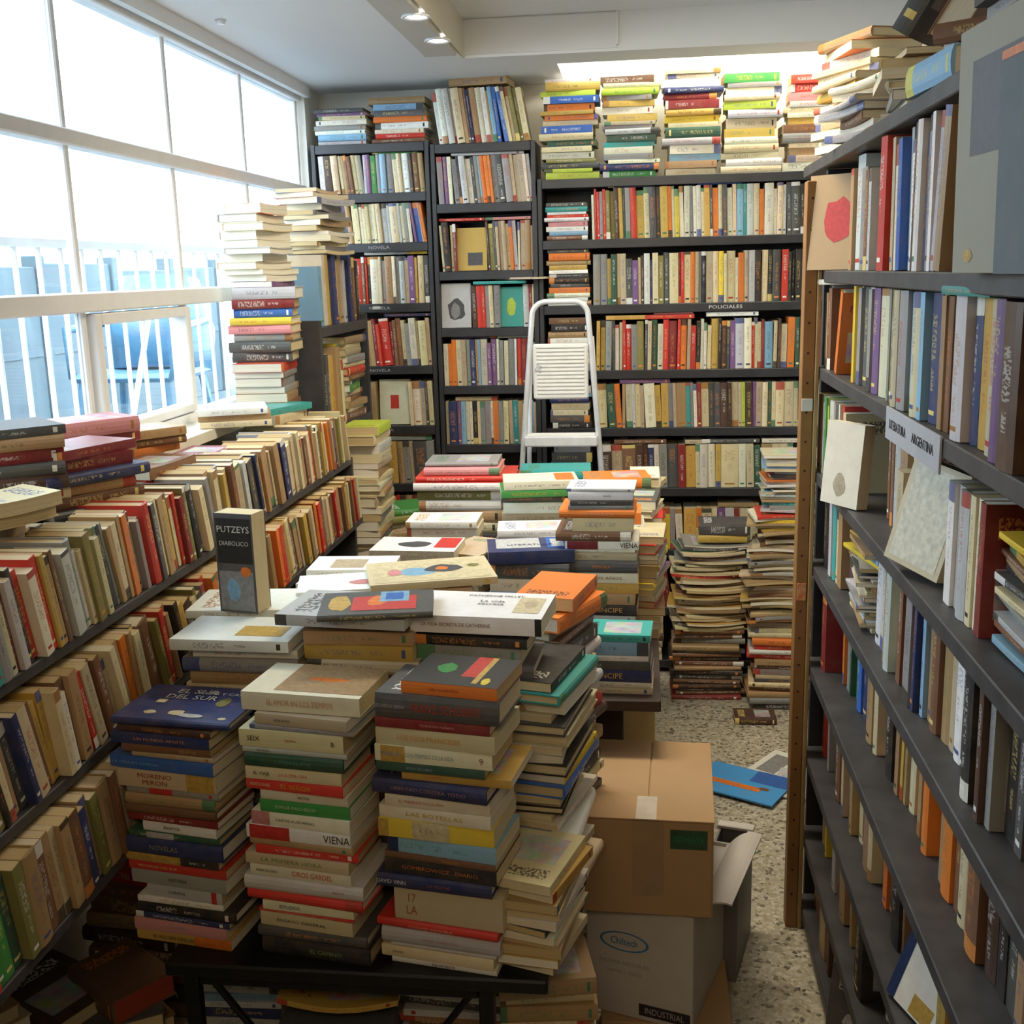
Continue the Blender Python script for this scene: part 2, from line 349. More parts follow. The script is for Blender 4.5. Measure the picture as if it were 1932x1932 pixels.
def upright(x, y, z, along, inward, L, W, T, c, lean=0.0, **k):
    """x,y,z = left foot corner of the spine as the viewer sees it; lean > 0 tips the head to the left"""
    a, n_ = Vector(along), Vector(inward); up = Vector((0, 0, 1))
    ex = a * math.cos(lean) + up * math.sin(lean); ez = up * math.cos(lean) - a * math.sin(lean)
    pos = Vector((x, y, z))
    if lean < 0: pos = pos + a * (T * (1 - math.cos(lean))) - up * (T * math.sin(lean)) - a * 0
    return book(pos, ex, n_, ez, L, W, T, c, **k)
KINDW = {'paperback': (.185, .215, .125, .010, .026), 'hardback': (.20, .245, .15, .018, .038), 'pocket_book': (.160, .182, .108, .011, .024), 'magazine': (.25, .29, .20, .004, .010)}
def row(where, start, along, inward, length, codes, group, hmax=.235, hard=.28, pocket=0.0, lean=(0, 0), hscale=1.0, tall=0.0, depth_jit=.018, mag=0.0, thick=1.0, pages=None):
    """a shelf row of upright books; codes = one colour letter per book, scaled to fill the length"""
    a = Vector(along); n_ = Vector(inward); s0 = Vector(start)
    codes = codes.replace(' ', ''); items = []
    for c in codes:
        r = rnd.random(); kd = 'pocket_book' if r < pocket else ('hardback' if r < pocket + hard else ('magazine' if r > 1 - mag else 'paperback'))
        lo, hi, wd, t0, t1 = KINDW[kd]
        L = (rnd.uniform(lo, hi) if rnd.random() < .6 else lo + (hi - lo) * rnd.choice((-.25, .1, 1.0))) * hscale
        if rnd.random() < tall: L *= 1.12
        if c in 'KHD' and kd != 'pocket_book': L *= 1.04
        L = min(L, hmax); items.append([c, kd, L, wd * rnd.uniform(.92, 1.08), t0 * thick * (t1 / t0) ** (rnd.random() ** 1.25) * (1.5 if rnd.random() < .06 else 1)])
    leans = []; cur = rnd.uniform(*lean)
    for i in range(len(items)):
        if rnd.random() < .22: cur = rnd.uniform(*lean)
        leans.append(math.radians(cur + rnd.uniform(-.3, .3)))
    def total(k):
        x = 0; xs = []
        for i, it in enumerate(items):
            T = it[4] * k; xs.append(x); x += T / math.cos(leans[i]) + .0004
            if i + 1 < len(items):
                nx = items[i + 1]; x += max(0.0, (math.tan(leans[i + 1]) - math.tan(leans[i])) * min(it[2], nx[2])) if leans[i + 1] > leans[i] else 0
                if leans[i + 1] < 0 <= leans[i] or (leans[i + 1] < 0 and leans[i + 1] < leans[i]): x += 0.002
        return x, xs
    base = 0.0
    l0 = items[0][2] * max(0, math.sin(leans[0]))
    k0, k1 = .2, 4.0
    for _ in range(30):
        km = (k0 + k1) / 2
        if total(km)[0] + l0 > length: k1 = km
        else: k0 = km
    _, xs = total(k0)
    for i, it in enumerate(items):
        c, kd, L, W, T = it; T *= k0
        p_ = s0 + a * (xs[i] + l0) + n_ * rnd.uniform(0.002, depth_jit)
        upright(p_.x, p_.y, p_.z, a, n_, L, W, T, c, leans[i], kind=kd, where=('row', i + 1, where), group=group, page=rnd.choice(pages) if pages else None)
    return items
def lie(cx, cy, z, yaw, L, W, T, c, kind='paperback', flip=False, tilt=0.0, roll=0.0, **k):
    """book lying flat, centre cx,cy, underside at z; yaw 0 = spine towards -Y"""
    R = Matrix.Rotation(yaw, 3, 'Z')
    if tilt: R = R @ Matrix.Rotation(tilt, 3, 'X')
    if roll: R = R @ Matrix.Rotation(roll, 3, 'Y')
    ex = R @ Vector((0, 0, -1 if flip else 1)); ey = R @ Vector((0, 1, 0)); ez = ex.cross(ey)
    pos = Vector((cx, cy, z)) - ey * W / 2 - ez * L / 2
    if flip:
        pos -= ex * T; k['sag'] = -k.get('sag', 0.0)
    return book(pos, ex, ey, ez, L, W, T, c, kind=kind, **k)
def stack(where, cx, cy, z0, z1, codes, group, yaw=0.0, L=(.185, .215), W=(.125, .14), kind=None, hard=.3, jit=.010, yj=3.0, back=.12, fore=0.0, sag=0.0, curl=0.0, lean=(0, 0), pocket=0.0, pages=None):
    """codes run from the top of the pile downwards"""
    codes = codes.replace(' ', ''); n = len(codes); kinds = []
    ts = []
    for c in codes:
        r = rnd.random(); kd = kind or ('hardback' if r < hard else ('pocket_book' if r < hard + pocket else 'paperback')); kinds.append(kd)
        lo, hi = {'hardback': (.8, 1.5), 'magazine': (.7, 1.4), 'pocket_book': (.7, 1.2)}.get(kd, (.6, 1.35)); ts.append(rnd.uniform(lo, hi))
    gap = .0006; k = (z1 - z0 - gap * n) / sum(ts); z = z0 + gap
    for i in range(n - 1, -1, -1):
        T = ts[i] * k; kd = kinds[i]; f = 1.06 if kd == 'hardback' else (.88 if kd == 'pocket_book' else 1.0)
        q = 1 - i / max(1, n - 1)
        yw = math.radians(yaw) + math.radians(rnd.uniform(-yj, yj)); fl = rnd.random() < back
        if rnd.random() < fore: yw += PI
        lie(cx + lean[0] * q + rnd.uniform(-jit, jit), cy + lean[1] * q + rnd.uniform(-jit, jit) * .7, z, yw, rnd.uniform(*L) * f, rnd.uniform(*W) * f, T, codes[i], kind=kd, flip=fl, sag=sag * rnd.uniform(.96, 1.0) if sag else 0.0,
            curl=curl * rnd.uniform(-1, 1) if curl else 0.0, where=('stack', i + 1, where), group=group, page=pages)
        z += T + gap
    return z
def set_top(b, **k):
    b.update(k); return b

# ================================================================== the room
def slab(name, x0, x1, y0, y1, z0, z1, m, parent=None):
    o = MB().box(x0, x1, y0, y1, z0, z1).build(name, m, parent)
    if not parent: o['kind'] = 'structure'
    return o
slab('floor', -1.5, 1.2, -2.0, 5.1, -0.06, 0.0, M_FLOOR)
slab('wall_back', -1.5, 1.2, 4.96, 5.06, 0.0, 3.0, M_WALL)
slab('wall_right', 0.98, 1.08, -2.0, 4.96, 0.0, 3.0, M_WALL)
slab('wall_rear', -1.5, 1.2, -2.1, -2.0, 0.0, 3.0, mat('dark_rear_wall', (.12, .08, .05), .8))  # unseen plain wall, coloured dark as if shelved to cut bounced fill
# window wall: low wall, header, far pier and unseen near light stop round one long steel window
slab('wall_left', -1.52, -1.42, -2.0, 4.96, 0.0, 1.30, M_WALL)
slab('wall_left_header', -1.52, -1.40, -2.0, 4.96, 2.49, 3.0, M_WALL)
slab('wall_left_pier', -1.52, -1.40, 4.74, 4.96, 1.30, 2.49, M_WALL)
slab('wall_left_light_stop', -1.52, -1.40, -2.0, 1.40, 1.30, 2.49, M_WALL)  # unseen infill, added to cut window light from beside the camera
slab('trim_1', -1.50, -1.27, 1.40, 4.74, 1.285, 1.315, mat('cream_sill_paint', (0.80, 0.74, 0.62), 0.35, 0, 0.06, 8))
# ceiling: low part, raised recess and the lit cove along the back wall
ceil = slab('ceiling', -1.5, -0.66, -2.0, 4.96, 2.52, 2.60, M_CEIL)
slab('ceiling_recess', -0.66, 1.0, -2.0, 4.30, 2.655, 2.72, M_CEIL)
slab('ceiling_strip', -0.66, 1.0, 4.30, 4.50, 2.52, 2.72, M_CEIL)
slab('ceiling_strip_corner', -0.66, -0.33, 4.50, 4.96, 2.52, 2.72, M_CEIL)
slab('ceiling_cove', -0.33, 1.0, 4.50, 4.96, 2.90, 3.0, M_WALL)
slab('trim_2', -0.662, -0.655, -2.0, 4.30, 2.52, 2.66, mat('beige_recess_side', (0.62, 0.57, 0.46), 0.6, 0, 0.04, 5))
slab('trim_3', -0.10, -0.094, 4.286, 4.30, 2.54, 2.655, M_WALL)
slab('trim_4', -0.655, -0.10, 4.294, 4.30, 2.53, 2.650, mat('recess_panel', (0.70, 0.71, 0.72), 0.6, 0, 0.03, 5))
slab('trim_5', -1.40, -1.375, 1.40, 4.74, 2.475, 2.52, M_FRAME)
# window
W1 = empty('window_1', (-1.44, 0, 0)); W1['kind'] = 'structure'
ys = [1.445, 2.10, 2.755, 3.405, 4.06, 4.715]
def wbox(name, y0, y1, z0, z1, dx=0.011, m=M_FRAME):
    return MB().bev(-dx, dx, y0, y1, z0, z1, 0.004).build(name, m, W1)
for k, y in enumerate(ys): wbox('mullion', y - .012, y + .012, 1.30, 2.49)
wbox('transom', 1.40, 4.74, 2.085, 2.125, .026); wbox('transom', 1.40, 4.74, 1.675, 1.725, .034)
wbox('top_rail', 1.40, 4.74, 2.46, 2.492, .028); wbox('bottom_rail', 1.40, 4.74, 1.298, 1.34, .03)
# opening casement with a heavier frame
for (y0, y1, z0, z1) in ((2.772, 2.805, 1.345, 1.67), (3.355, 3.388, 1.345, 1.67), (2.805, 3.355, 1.64, 1.67), (2.805, 3.355, 1.345, 1.372)):
    MB().bev(-.018, .034, y0, y1, z0, z1, .004).build('casement_bar', M_FRAME, W1)
for k in range(len(ys) - 1):
    for (z0, z1) in ((1.34, 1.675), (1.725, 2.085), (2.125, 2.46)):
        MB().box(-.002, .002, ys[k] + .012, ys[k + 1] - .012, z0, z1).build('pane', M_GLASS, W1)
# security bars outside
g = tag(empty('window_grille', (-1.62, 0, 0)), 'white painted steel security bars outside the window', 'grille')
for k in range(34):
    y = 0.9 + k * .118
    MB().tube([(0, y, 1.10), (0, y, 1.86)], .0075, 8).build('bar', M_WPAINT, g, smooth=True)
for z in (1.50, 1.66): MB().bev(-.008, .008, .6, 2.62, z - .009, z + .009, .002).build('cross_bar', M_WPAINT, g)
MB().bev(-.012, .012, .6, 4.9, 1.845, 1.87, .002).build('top_bar', M_WPAINT, g)
# yard outside
slab('ground', -9.0, -1.52, -6.0, 12.0, 0.86, 0.90, M_CONC)
gf = tag(empty('panel_fence', (-3.3, 0, 0)), 'pale blue-grey concrete panel fence outside the window', 'fence')
for k in range(11):
    y = -1.0 + k * .86
    MB().bev(-.03, .03, y + .01, y + .80, .9, 1.82 + .02 * (k % 3), .006).build('panel', M_CONC, gf)
    MB().bev(-.05, .05, y + .80, y + .87, .9, 1.90, .006).build('post', M_CONC, gf)
    MB().bev(.031, .037, y + .03, y + .78, 1.36, 1.40, .002).build('rail', M_CONC, gf)
t_ = tag(empty('garden_chair', (-2.35, 5.05, .9)), 'pale blue plastic chair standing in the yard outside the window', 'chair')
MB().bev(-.24, .24, -.24, .24, .40, .44, .02).build('seat', M_BLUEO, t_)
MB().tube([(0, .22, .42), (0, .25, .62), (0, .28, .86)], [.24, .25, .18], 14).build('backrest', M_BLUEO, t_, smooth=True)
for sx in (-1, 1):
    for sy in (-1, 1): MB().tube([(sx * .2, sy * .2, .42), (sx * .25, sy * .25, 0)], .02, 8).build('leg', M_BLUEO, t_)
    MB().tube([(sx * .24, -.22, .42), (sx * .26, -.2, .64), (sx * .24, .24, .66)], .02, 8).build('armrest', M_BLUEO, t_, smooth=True)
b_ = MB().tube([(-2.1, 4.2, .91), (-2.1, 4.62, 1.62)], .012, 8).build('leaning_pole', M_WPAINT); tag(b_, 'thin pale pole leaning outside in front of the blue chair', 'pole')
hz = tag(empty('neighbour_house', (-9.0, 6.0, .9)), 'pale house wall beyond the yard with small dark windows', 'building')
MB().box(-.3, 0, -3, 6, 0, 1.55).build('facade', mat('pale_render', (.4, .45, .5), .8), hz)
for k in range(4): MB().bev(0, .06, .9 + k * .8, 1.4 + k * .8, .95, 1.35, .01).build('shutter', mat('blue_shutter', (.16, .3, .42), .6), hz)
# ceiling downlights
M_BULB = bpy.data.materials.new('lit_bulb'); M_BULB.use_nodes = True
bb = M_BULB.node_tree.nodes['Principled BSDF']; bb.inputs['Emission Color'].default_value = (1, .95, .86, 1); bb.inputs['Emission Strength'].default_value = 9
lb = tag(empty('downlight_panel', (-.72, 3.55, 2.52)), 'grey ceiling panel holding two lit recessed spot bulbs', 'ceiling lamp')
MB().bev(-.06, .055, -.6, .62, -.014, 0.0, .003).build('mounting_plate', mat('speckled_grey_plate', (.60, .58, .53), .5, 0, .2, 160), lb)
for y in (-.03, .33):
    rg = MB(); n = 24
    for i, (r, z) in enumerate(((.042, -.014), (.045, -.020), (.036, -.020), (.030, -.012))): rg.v += [(r * math.cos(2 * PI * k / n) + .04, y + r * math.sin(2 * PI * k / n), z) for k in range(n)]
    rg.f += [(i * n + k, i * n + (k + 1) % n, (i + 1) * n + (k + 1) % n, (i + 1) * n + k) for i in range(3) for k in range(n)]
    rg.build('lamp_ring', M_ALU, lb, smooth=True)
    MB().tube([(.04, y, -.012), (.04, y, -.019)], [.029, .022], 20).build('bulb', M_BULB, lb, smooth=True)
tag(MB().tube([(-1.28, 3.5, 2.52), (-1.28, 3.5, 2.508)], [.018, .012], 14).build('ceiling_hook', M_ALU, smooth=True), 'small grey fitting on the white ceiling near the window', 'ceiling fitting')

# ================================================================== bookcases
M_FAINT = mat('faint_white_lettering', (.36, .36, .38), .8, 0, .1, 60)
def shelf_text(body, x, y, z, size, parent, m=M_FAINT, fit=None):
    M = Matrix.Translation((x, y, z)) @ Matrix.Rotation(PI / 2, 4, 'X'); return text('lettering', body, size, M, m, parent, fit=fit)
YB = 4.70; DB = .25
ZA = [2.280, 2.082, 1.880, 1.630, 1.367, 1.109, .854, .60, .34, .08]
ZB = [2.266, 2.029, 1.756, 1.521, 1.278, 1.025, .770, .52, .27, .06]
ZD = [2.112, 1.870, 1.605, 1.334, 1.091, .832, .561, .301, .06]
def case_back(name, label, x0, x1, zs, top, side=.018):
    r = tag(empty(name, (x0, YB, 0)), label, 'bookcase')
    w_ = x1 - x0
    MB().box(0, w_, DB - .008, DB, 0, top).build('back_panel', M_BLACK, r)
    for xx in (0, w_ - side): MB().bev(xx, xx + side, .001, DB - .009, 0, top, .002).build('side_panel', M_BLACK, r)
    for z in zs: MB().bev(side + .001, w_ - side - .001, 0, DB - .009, z - .036, z, .002).build('shelf', M_BLACK, r)
    return r
ca = case_back('bookcase', 'narrow black bookcase in the corner by the window', -1.375, -.878, ZA, 2.284)
cb = case_back('bookcase', 'black bookcase between the corner one and the wide one', -.872, -.440, ZB, 2.268)
cc = case_back('bookcase', 'wide black bookcase behind the stepladder', -.434, .965, ZD, 2.116)
MB().bev(.415, .435, .0, .24, .562, 2.05, .002).build('upright_panel', M_BLACK, cb)
for z in ZD[1:6]: pass
for (b_, z, x) in ((ca, ZA[2], .27), (ca, ZA[3], .26), (ca, ZA[4], .25), (ca, ZA[5], .25), (ca, ZA[6], .24)):
    shelf_text('NOVELA', x, -.0008, z - .018, .018, b_, fit=.085)
shelf_text('POLICIALES', 1.434 - .69 + .02, -.0008, ZD[2] - .018, .020, cc, M_PAPER, fit=.16)

IN = (0, 1, 0); AX = (1, 0, 0)
def back_row(where, x0, x1, z, codes, group, **k): row(where, (x0, YB + .004, z + .0005), AX, IN, x1 - x0, codes, group, **k)
GA, GB, GD = 'books in the corner bookcase', 'books in the middle bookcase', 'books in the wide bookcase'
# corner bookcase
stack('left pile on top shelf of corner bookcase', -1.245, YB + .10, ZA[0], 2.425, 'HPCIGWAL', GA, L=(.19, .21), hard=.5)
stack('right pile on top shelf of corner bookcase', -1.00, YB + .10, ZA[0], 2.435, 'AHOWIRN', GA, L=(.19, .215), hard=.5)
lie(-1.02, YB + .16, 2.440, 0, .24, .16, .028, 'T', kind='hardback', where=('x', 'topmost tan book lying on the corner bookcase'), group=GA)
back_row('top closed shelf of corner bookcase', -1.35, -.90, ZA[1], 'WDCCTNNCBGLPEGAGCCWHNT', GA, lean=(1, 7), hmax=.155, hscale=.85)
lie(-1.03, YB + .09, ZA[1] + .157, .1, .19, .12, .008, 'E', kind='magazine', where=('x', 'thin green booklet lying over upright books in corner bookcase'), group=GA)
back_row('second shelf of corner bookcase', -1.30, -.90, ZA[2], 'AQPTCCICCICCLLCLCGIPSTO', GA, lean=(3, 9), hmax=.160)
back_row('third shelf of corner bookcase', -1.30, -.90, ZA[3], 'DNORNRKICGTIGLBPUCH', GA, lean=(0, 4), hmax=.195)
lie(-1.08, YB + .08, ZA[3] + .203, .15, .20, .12, .012, 'L', tilt=0, where=('x', 'pale grey book lying over the third shelf books, corner bookcase'), group=GA)
lie(-.955, YB + .08, ZA[3] + .203, -.1, .11, .10, .016, 'Y', where=('x', 'small yellow book lying over the third shelf books, corner bookcase'), group=GA)
back_row('fourth shelf of corner bookcase', -1.30, -.90, ZA[4], 'NTCGLTTMRRMNNCGIBCB', GA, lean=(2, 8), hmax=.20)
for k in range(3): lie(-1.0 - .03 * k, YB + .08, ZA[4] + .208 + .016 * k, .12 * k, .20, .13, .013, 'ZHL'[k], where=('x', ['navy book lying lowest over fourth shelf books, corner bookcase', 'charcoal book lying in the middle over fourth shelf, corner bookcase', 'pale grey book lying topmost over fourth shelf, corner bookcase'][k]), group=GA)
back_row('fifth shelf of corner bookcase', -1.30, -1.15, ZA[5], 'MKENT', GA, lean=(0, 2), hmax=.19)
back_row('fifth shelf of corner bookcase behind the framed-looking book', -1.01, -.90, ZA[5], 'CIBHC', GA, lean=(0, 2), hmax=.19)
back_row('sixth shelf of corner bookcase', -1.25, -.90, ZA[6], 'DHLMRCUTGBHG', GA, lean=(0, 3), hmax=.185)
for k in range(2): lie(-1.02 + .02 * k, YB + .08, ZA[6] + .19 + .022 * k, .05, .20, .12, .019, 'GT'[k], where=('x', ['grey book lying lower over sixth shelf books, corner bookcase', 'tan book lying upper over sixth shelf books, corner bookcase'][k]), group=GA)
back_row('seventh shelf of corner bookcase', -1.10, -.90, ZA[7], 'NRDTMKHN', GA, lean=(0, 3), hmax=.20)
# middle bookcase
back_row('top shelf of middle bookcase', -.86, -.46, ZB[0], 'WWLLCTNZTIWTASSCCVVC', GB, lean=(7, 10), hmax=.215, hscale=1.08, thick=1.2)
lie(-.66, YB + .10, ZB[0] + .225, -.12, .24, .16, .030, 'T', kind='hardback', where=('x', 'tan hardback lying on top of the middle bookcase books'), group=GB)
back_row('second shelf of middle bookcase', -.85, -.45, ZB[1], 'GPIGKLIHGAOOOGHGBBBIL', GB, lean=(2, 6), hmax=.188)
lie(-.64, YB + .09, ZB[1] + .192, .02, .30, .13, .010, 'L', where=('x', 'long pale book lying over second shelf books, middle bookcase'), group=GB)
back_row('third shelf of middle bookcase', -.85, -.775, ZB[2], 'CKCM', GB, lean=(1, 4), hmax=.20)
back_row('third shelf of middle bookcase', -.655, -.45, ZB[2], 'DVHBBBCOLIBTT', GB, lean=(0, 3), hmax=.20)
for k in range(2): lie(-.76 + .2 * k, YB + .09, ZB[2] + .205, .08 - .1 * k, .19, .12, .011, 'RJ'[k], where=('x', ['thin red book lying over third shelf, middle bookcase, left', 'thin pink book lying over third shelf, middle bookcase, right'][k]), group=GB)
back_row('fourth shelf of middle bookcase', -.725, -.60, ZB[3], 'DRRGCG', GB, lean=(0, 2), hmax=.175)
back_row('fourth shelf of middle bookcase', -.505, -.45, ZB[3], 'LMC', GB, lean=(0, 1), hmax=.175)
lie(-.60, YB + .06, ZB[3] + .180, .0, .22, .13, .012, 'Q', where=('x', 'thin teal book lying over fourth shelf books, middle bookcase'), group=GB)
lie(-.50, YB + .05, ZB[3] + .197, -.5, .20, .14, .008, 'B', kind='magazine', where=('x', 'beige booklet sagging over fourth shelf books, middle bookcase'), group=GB)
back_row('fifth shelf of middle bookcase', -.85, -.45, ZB[4], 'IOOCBGZTAIPPIGIGWRMGGA', GB, lean=(0, 1), hmax=.195)
lie(-.72, YB + .09, ZB[4] + .198, 0, .19, .12, .012, 'Z', where=('x', 'navy book lying over fifth shelf books, middle bookcase'), group=GB)
lie(-.54, YB + .09, ZB[4] + .198, 0, .16, .12, .010, 'L', where=('x', 'pale book lying over fifth shelf books, middle bookcase'), group=GB)
back_row('sixth shelf of middle bookcase', -.85, -.45, ZB[5], 'BZPAIIKCGGIOGCBQTIAB', GB, lean=(0, 2), hmax=.185)
lie(-.72, YB + .09, ZB[5] + .187, .05, .18, .12, .016, 'B', where=('x', 'beige book lying over sixth shelf books, middle bookcase'), group=GB)
back_row('seventh shelf of middle bookcase', -.85, -.60, ZB[6], 'NRKOGHCD', GB, lean=(0, 2), hmax=.12, hscale=.6)
lie(-.66, YB + .09, ZB[6] + .125, .3, .20, .14, .012, 'H', where=('x', 'charcoal book lying over seventh shelf books, middle bookcase'), group=GB)
# wide bookcase: left column of flat piles, then upright rows
WC = 'wide bookcase'
TX = [(-.30, 'WUXSOUOCSCFCIVHXX'), (-.055, 'NCXGUIUBGLFQIGIZE'), (.19, 'CBWZMMUYCFLIATC'), (.425, 'EGICXLCUICCWC'), (.665, 'RRJLCIUNGCTBI')]
NAMES = ['first pile from the ladder side on the wide bookcase', 'second pile from the left on the wide bookcase', 'third and tallest pile on the wide bookcase', 'pile topped by a green book, wide bookcase', 'pile topped by red books, wide bookcase']
for (x, codes), nm, zt in zip(TX, NAMES, (2.50, 2.50, 2.515, 2.49, 2.475)):
    stack(nm, x, YB + .09, ZD[0], zt, codes, 'piles on top of the wide bookcase', L=(.195, .225), W=(.13, .15), hard=.25, jit=.012, yj=4)
z0_ = [(ZD[1], 2.02, 'HQWRWJWAN'), (ZD[2], 1.835, 'HOTUWHKHOIWW'), (ZD[3], 1.555, 'NKTWWHBCG'), (ZD[4], 1.27, 'LAZBCHK'), (ZD[5], 1.04, 'GHQCT')]
for q, (z, zt, codes) in enumerate(z0_):
    stack(ORD[q + 1] + ' pile down in the ladder column of wide bookcase', -.312, YB + .08, z, zt, codes, GD, L=(.155, .175), W=(.12, .14), jit=.006, yj=2)
back_row('top closed shelf of wide bookcase', -.215, .64, ZD[1], 'IRRGRVVDUFGRUCHHUOCYIIGIICUHOCHICAQLCOIICWHHK', GD, lean=(0, 2), hmax=.20)
back_row('second shelf of wide bookcase', -.21, .70, ZD[2], 'GGUFCBHPCDWZCVHCMRCOBGKBCYCCCOBLKCKHRKKKKXA', GD, lean=(0, 1), hmax=.205)
back_row('third shelf of wide bookcase', -.20, .72, ZD[3], 'UUGHICRRGVHCFIRMROBRKIICUKDHPLIRCCMACDCOFKIR', GD, lean=(-1, 1), hmax=.205)
back_row('fourth shelf of wide bookcase', -.20, .74, ZD[4], 'CFOTILCBIUUGBTQGIMCHHDDBCXDPBCFCCCBHIGRC', GD, lean=(0, 4), hmax=.185)
back_row('fifth shelf of wide bookcase', -.19, .62, ZD[5], 'DBNDDZIGHMUCIIUCICFTCCL', GD, lean=(0, 2), hmax=.185, thick=1.3)
back_row('sixth shelf of wide bookcase', -.05, .50, ZD[6], 'NEVHKYGIUOCCPLMCCB', GD, lean=(0, 4), hmax=.18)
back_row('seventh shelf of wide bookcase', -.08, .12, ZD[7], 'RMCTDNM', GD, lean=(4, 10), hmax=.18)
stack('pile on the lowest shelf of wide bookcase', -.02, YB + .06, ZD[8], .24, 'TNDBCI', GD, yj=3)
xt = [('red hardback lying topmost over third shelf, wide bookcase', .12, ZD[3] + .228, .16, 'J'), ('red hardback lying lower over third shelf, wide bookcase', .105, ZD[3] + .209, .20, 'R'), ('white book lying over third shelf, wide bookcase', .36, ZD[3] + .215, .21, 'W'),
      ('tan book lying over third shelf books behind ladder, wide bookcase', -.07, ZD[3] + .209, .18, 'U'), ('purple book lying over fourth shelf, wide bookcase', .00, ZD[4] + .187, .21, 'P'),
      ('brown book lying at left over fifth shelf, wide bookcase', -.02, ZD[5] + .19, .22, 'N'), ('small beige book lying over fifth shelf, wide bookcase', .22, ZD[5] + .187, .10, 'B'), ('charcoal book lying over fifth shelf, wide bookcase', .36, ZD[5] + .19, .24, 'H'), ('cream book lying over fifth shelf beside paper stack, wide bookcase', .58, ZD[5] + .19, .18, 'I'),
      ('thin navy book lying at left over top closed shelf, wide bookcase', -.06, ZD[1] + .203, .17, 'Z'), ('thin blue book lying over top closed shelf, wide bookcase', .30, ZD[1] + .203, .17, 'S'), ('tan book lying over sixth shelf books, wide bookcase', .40, ZD[6] + .185, .17, 'T')]
for lb_, x, z, l_, c in xt: lie(x, YB + .075, z, rnd.uniform(-.05, .05), l_, .12, .017, c, where=('x', lb_), group=GD)
for q, (z, zt, codes) in enumerate(((ZD[1], 2.07, 'TLCJGNRB'), (ZD[2], 1.80, 'OHBCGTN'))):
    stack(['upper', 'lower'][q] + ' pile at right end of wide bookcase', .77, YB + .02, z, zt, codes, GD, L=(.17, .19), yaw=12, jit=.008)

# side bookcase against the left wall in the corner
cl = tag(empty('bookcase', (-1.12, 0, 0)), 'short dark bookcase on the window wall beside the corner bookcase', 'bookcase')
MB().bev(-.27, 0, 3.82, 3.84, 0, 1.60, .002).build('side_panel', M_BLACK2, cl)
MB().bev(-.27, 0, 4.48, 4.50, 0, 1.60, .002).build('side_panel', M_BLACK2, cl)
for z in (1.575, 1.20, .80): MB().bev(-.27, 0, 3.841, 4.479, z - .035, z, .002).build('shelf', M_BLACK2, cl)
GL = 'books in the side bookcase by the window'
row('top of side bookcase by window', (-1.13, 3.90, 1.5755), (0, 1, 0), (-1, 0, 0), .56, 'AIUYZCTBLHZMNK', GL, lean=(2, 5), hmax=.25, hscale=1.18, hard=.5, thick=1.5, mag=.1)
row('middle shelf of side bookcase by window', (-1.13, 3.86, 1.2005), (0, 1, 0), (-1, 0, 0), .30, 'KHIUTYC', GL, lean=(0, 3), hmax=.30, hscale=1.28, hard=.6, thick=1.4)
stack('pile inside side bookcase under its top board', -1.205, 4.32, 1.20, 1.52, 'TCBGCRNFEBNTCN', GL, yaw=90, L=(.19, .22), jit=.012, yj=8)
stack('pile over the upright books of side bookcase', -1.21, 4.12, 1.83, 2.06, 'SRLGGGTNGBCGG', GL, yaw=80, L=(.22, .26), W=(.15, .19), jit=.02, yj=10, fore=.5, sag=-.006, kind='magazine')
stack('tall pile on sill beside side bookcase', -1.29, 3.72, 1.72, 1.99, 'OGCICLIBCLP', 'pile of books on the window sill', yaw=80, L=(.18, .22), W=(.13, .16), jit=.02, yj=10, fore=.9, sag=-.004, pages=(.86, .82, .70))
stack('lower half of tall pile on sill', -1.265, 3.70, 1.475, 1.72, 'LMSYJGHH', 'pile of books on the window sill', yaw=5, L=(.18, .20), W=(.15, .17), jit=.012, yj=6, kind='hardback')
stack('set of thick volumes at foot of sill pile', -1.27, 3.66, 1.32, 1.475, 'RGGGTN', 'pile of books on the window sill', yaw=95, L=(.20, .22), W=(.15, .17), jit=.006, yj=3, pages=(.74, .70, .62))

# ================================================================== left bookcase under the window
XL = -1.03
OLD = [(.66, .52, .30), (.58, .43, .22), (.70, .58, .38), (.50, .36, .17), (.76, .68, .50)]
cl2 = tag(empty('bookcase', (XL, 0, 0)), 'long low black bookcase packed with pocket books under the window', 'bookcase')
ZL = [1.119, .907, .700]; XLS = [-1.03, -1.0, -.97]
for z, x_ in zip(ZL, XLS): MB().bev(-.27, x_ - XL, .75, 3.80, z - .022, z, .002).build('shelf', M_BLACK2, cl2)
MB().bev(-.29, -.272, .75, 3.798, .66, 1.115, .002).build('back_panel', M_BLACK2, cl2)
for y in (.73, 2.92, 3.799): MB().bev(-.29 if y != 2.92 else -.27, 0 if y != 2.92 else -.2, y, y + .02, 0, 1.12 if y != 2.92 else .67, .002).build('side_panel', M_BLACK2, cl2)
LB = 'window bookcase'
def left_row(nm, y0, y1, k, codes, x=None, **kw): row(nm, ((XLS[k] + .010) if x is None else x, y0, ZL[k] + .0005), (0, 1, 0), (-1, 0, 0), y1 - y0, codes, 'pocket books in the window bookcase', pages=OLD, **kw)
left_row('top row of window bookcase', 1.38, 3.79, 0, 'SARNRMIQGCMLKRIRUTNBLGICVVCBKGTCTOBCGIRHCTUNCRMVKRHCIGTCGUCNBGLTHZCUTTVTCTNZTCCCLCTBNCRGTCBHUTCNOTCZTUBVCTCL', pocket=.9, hard=.06, lean=(10, 17), hmax=.182, depth_jit=.026)
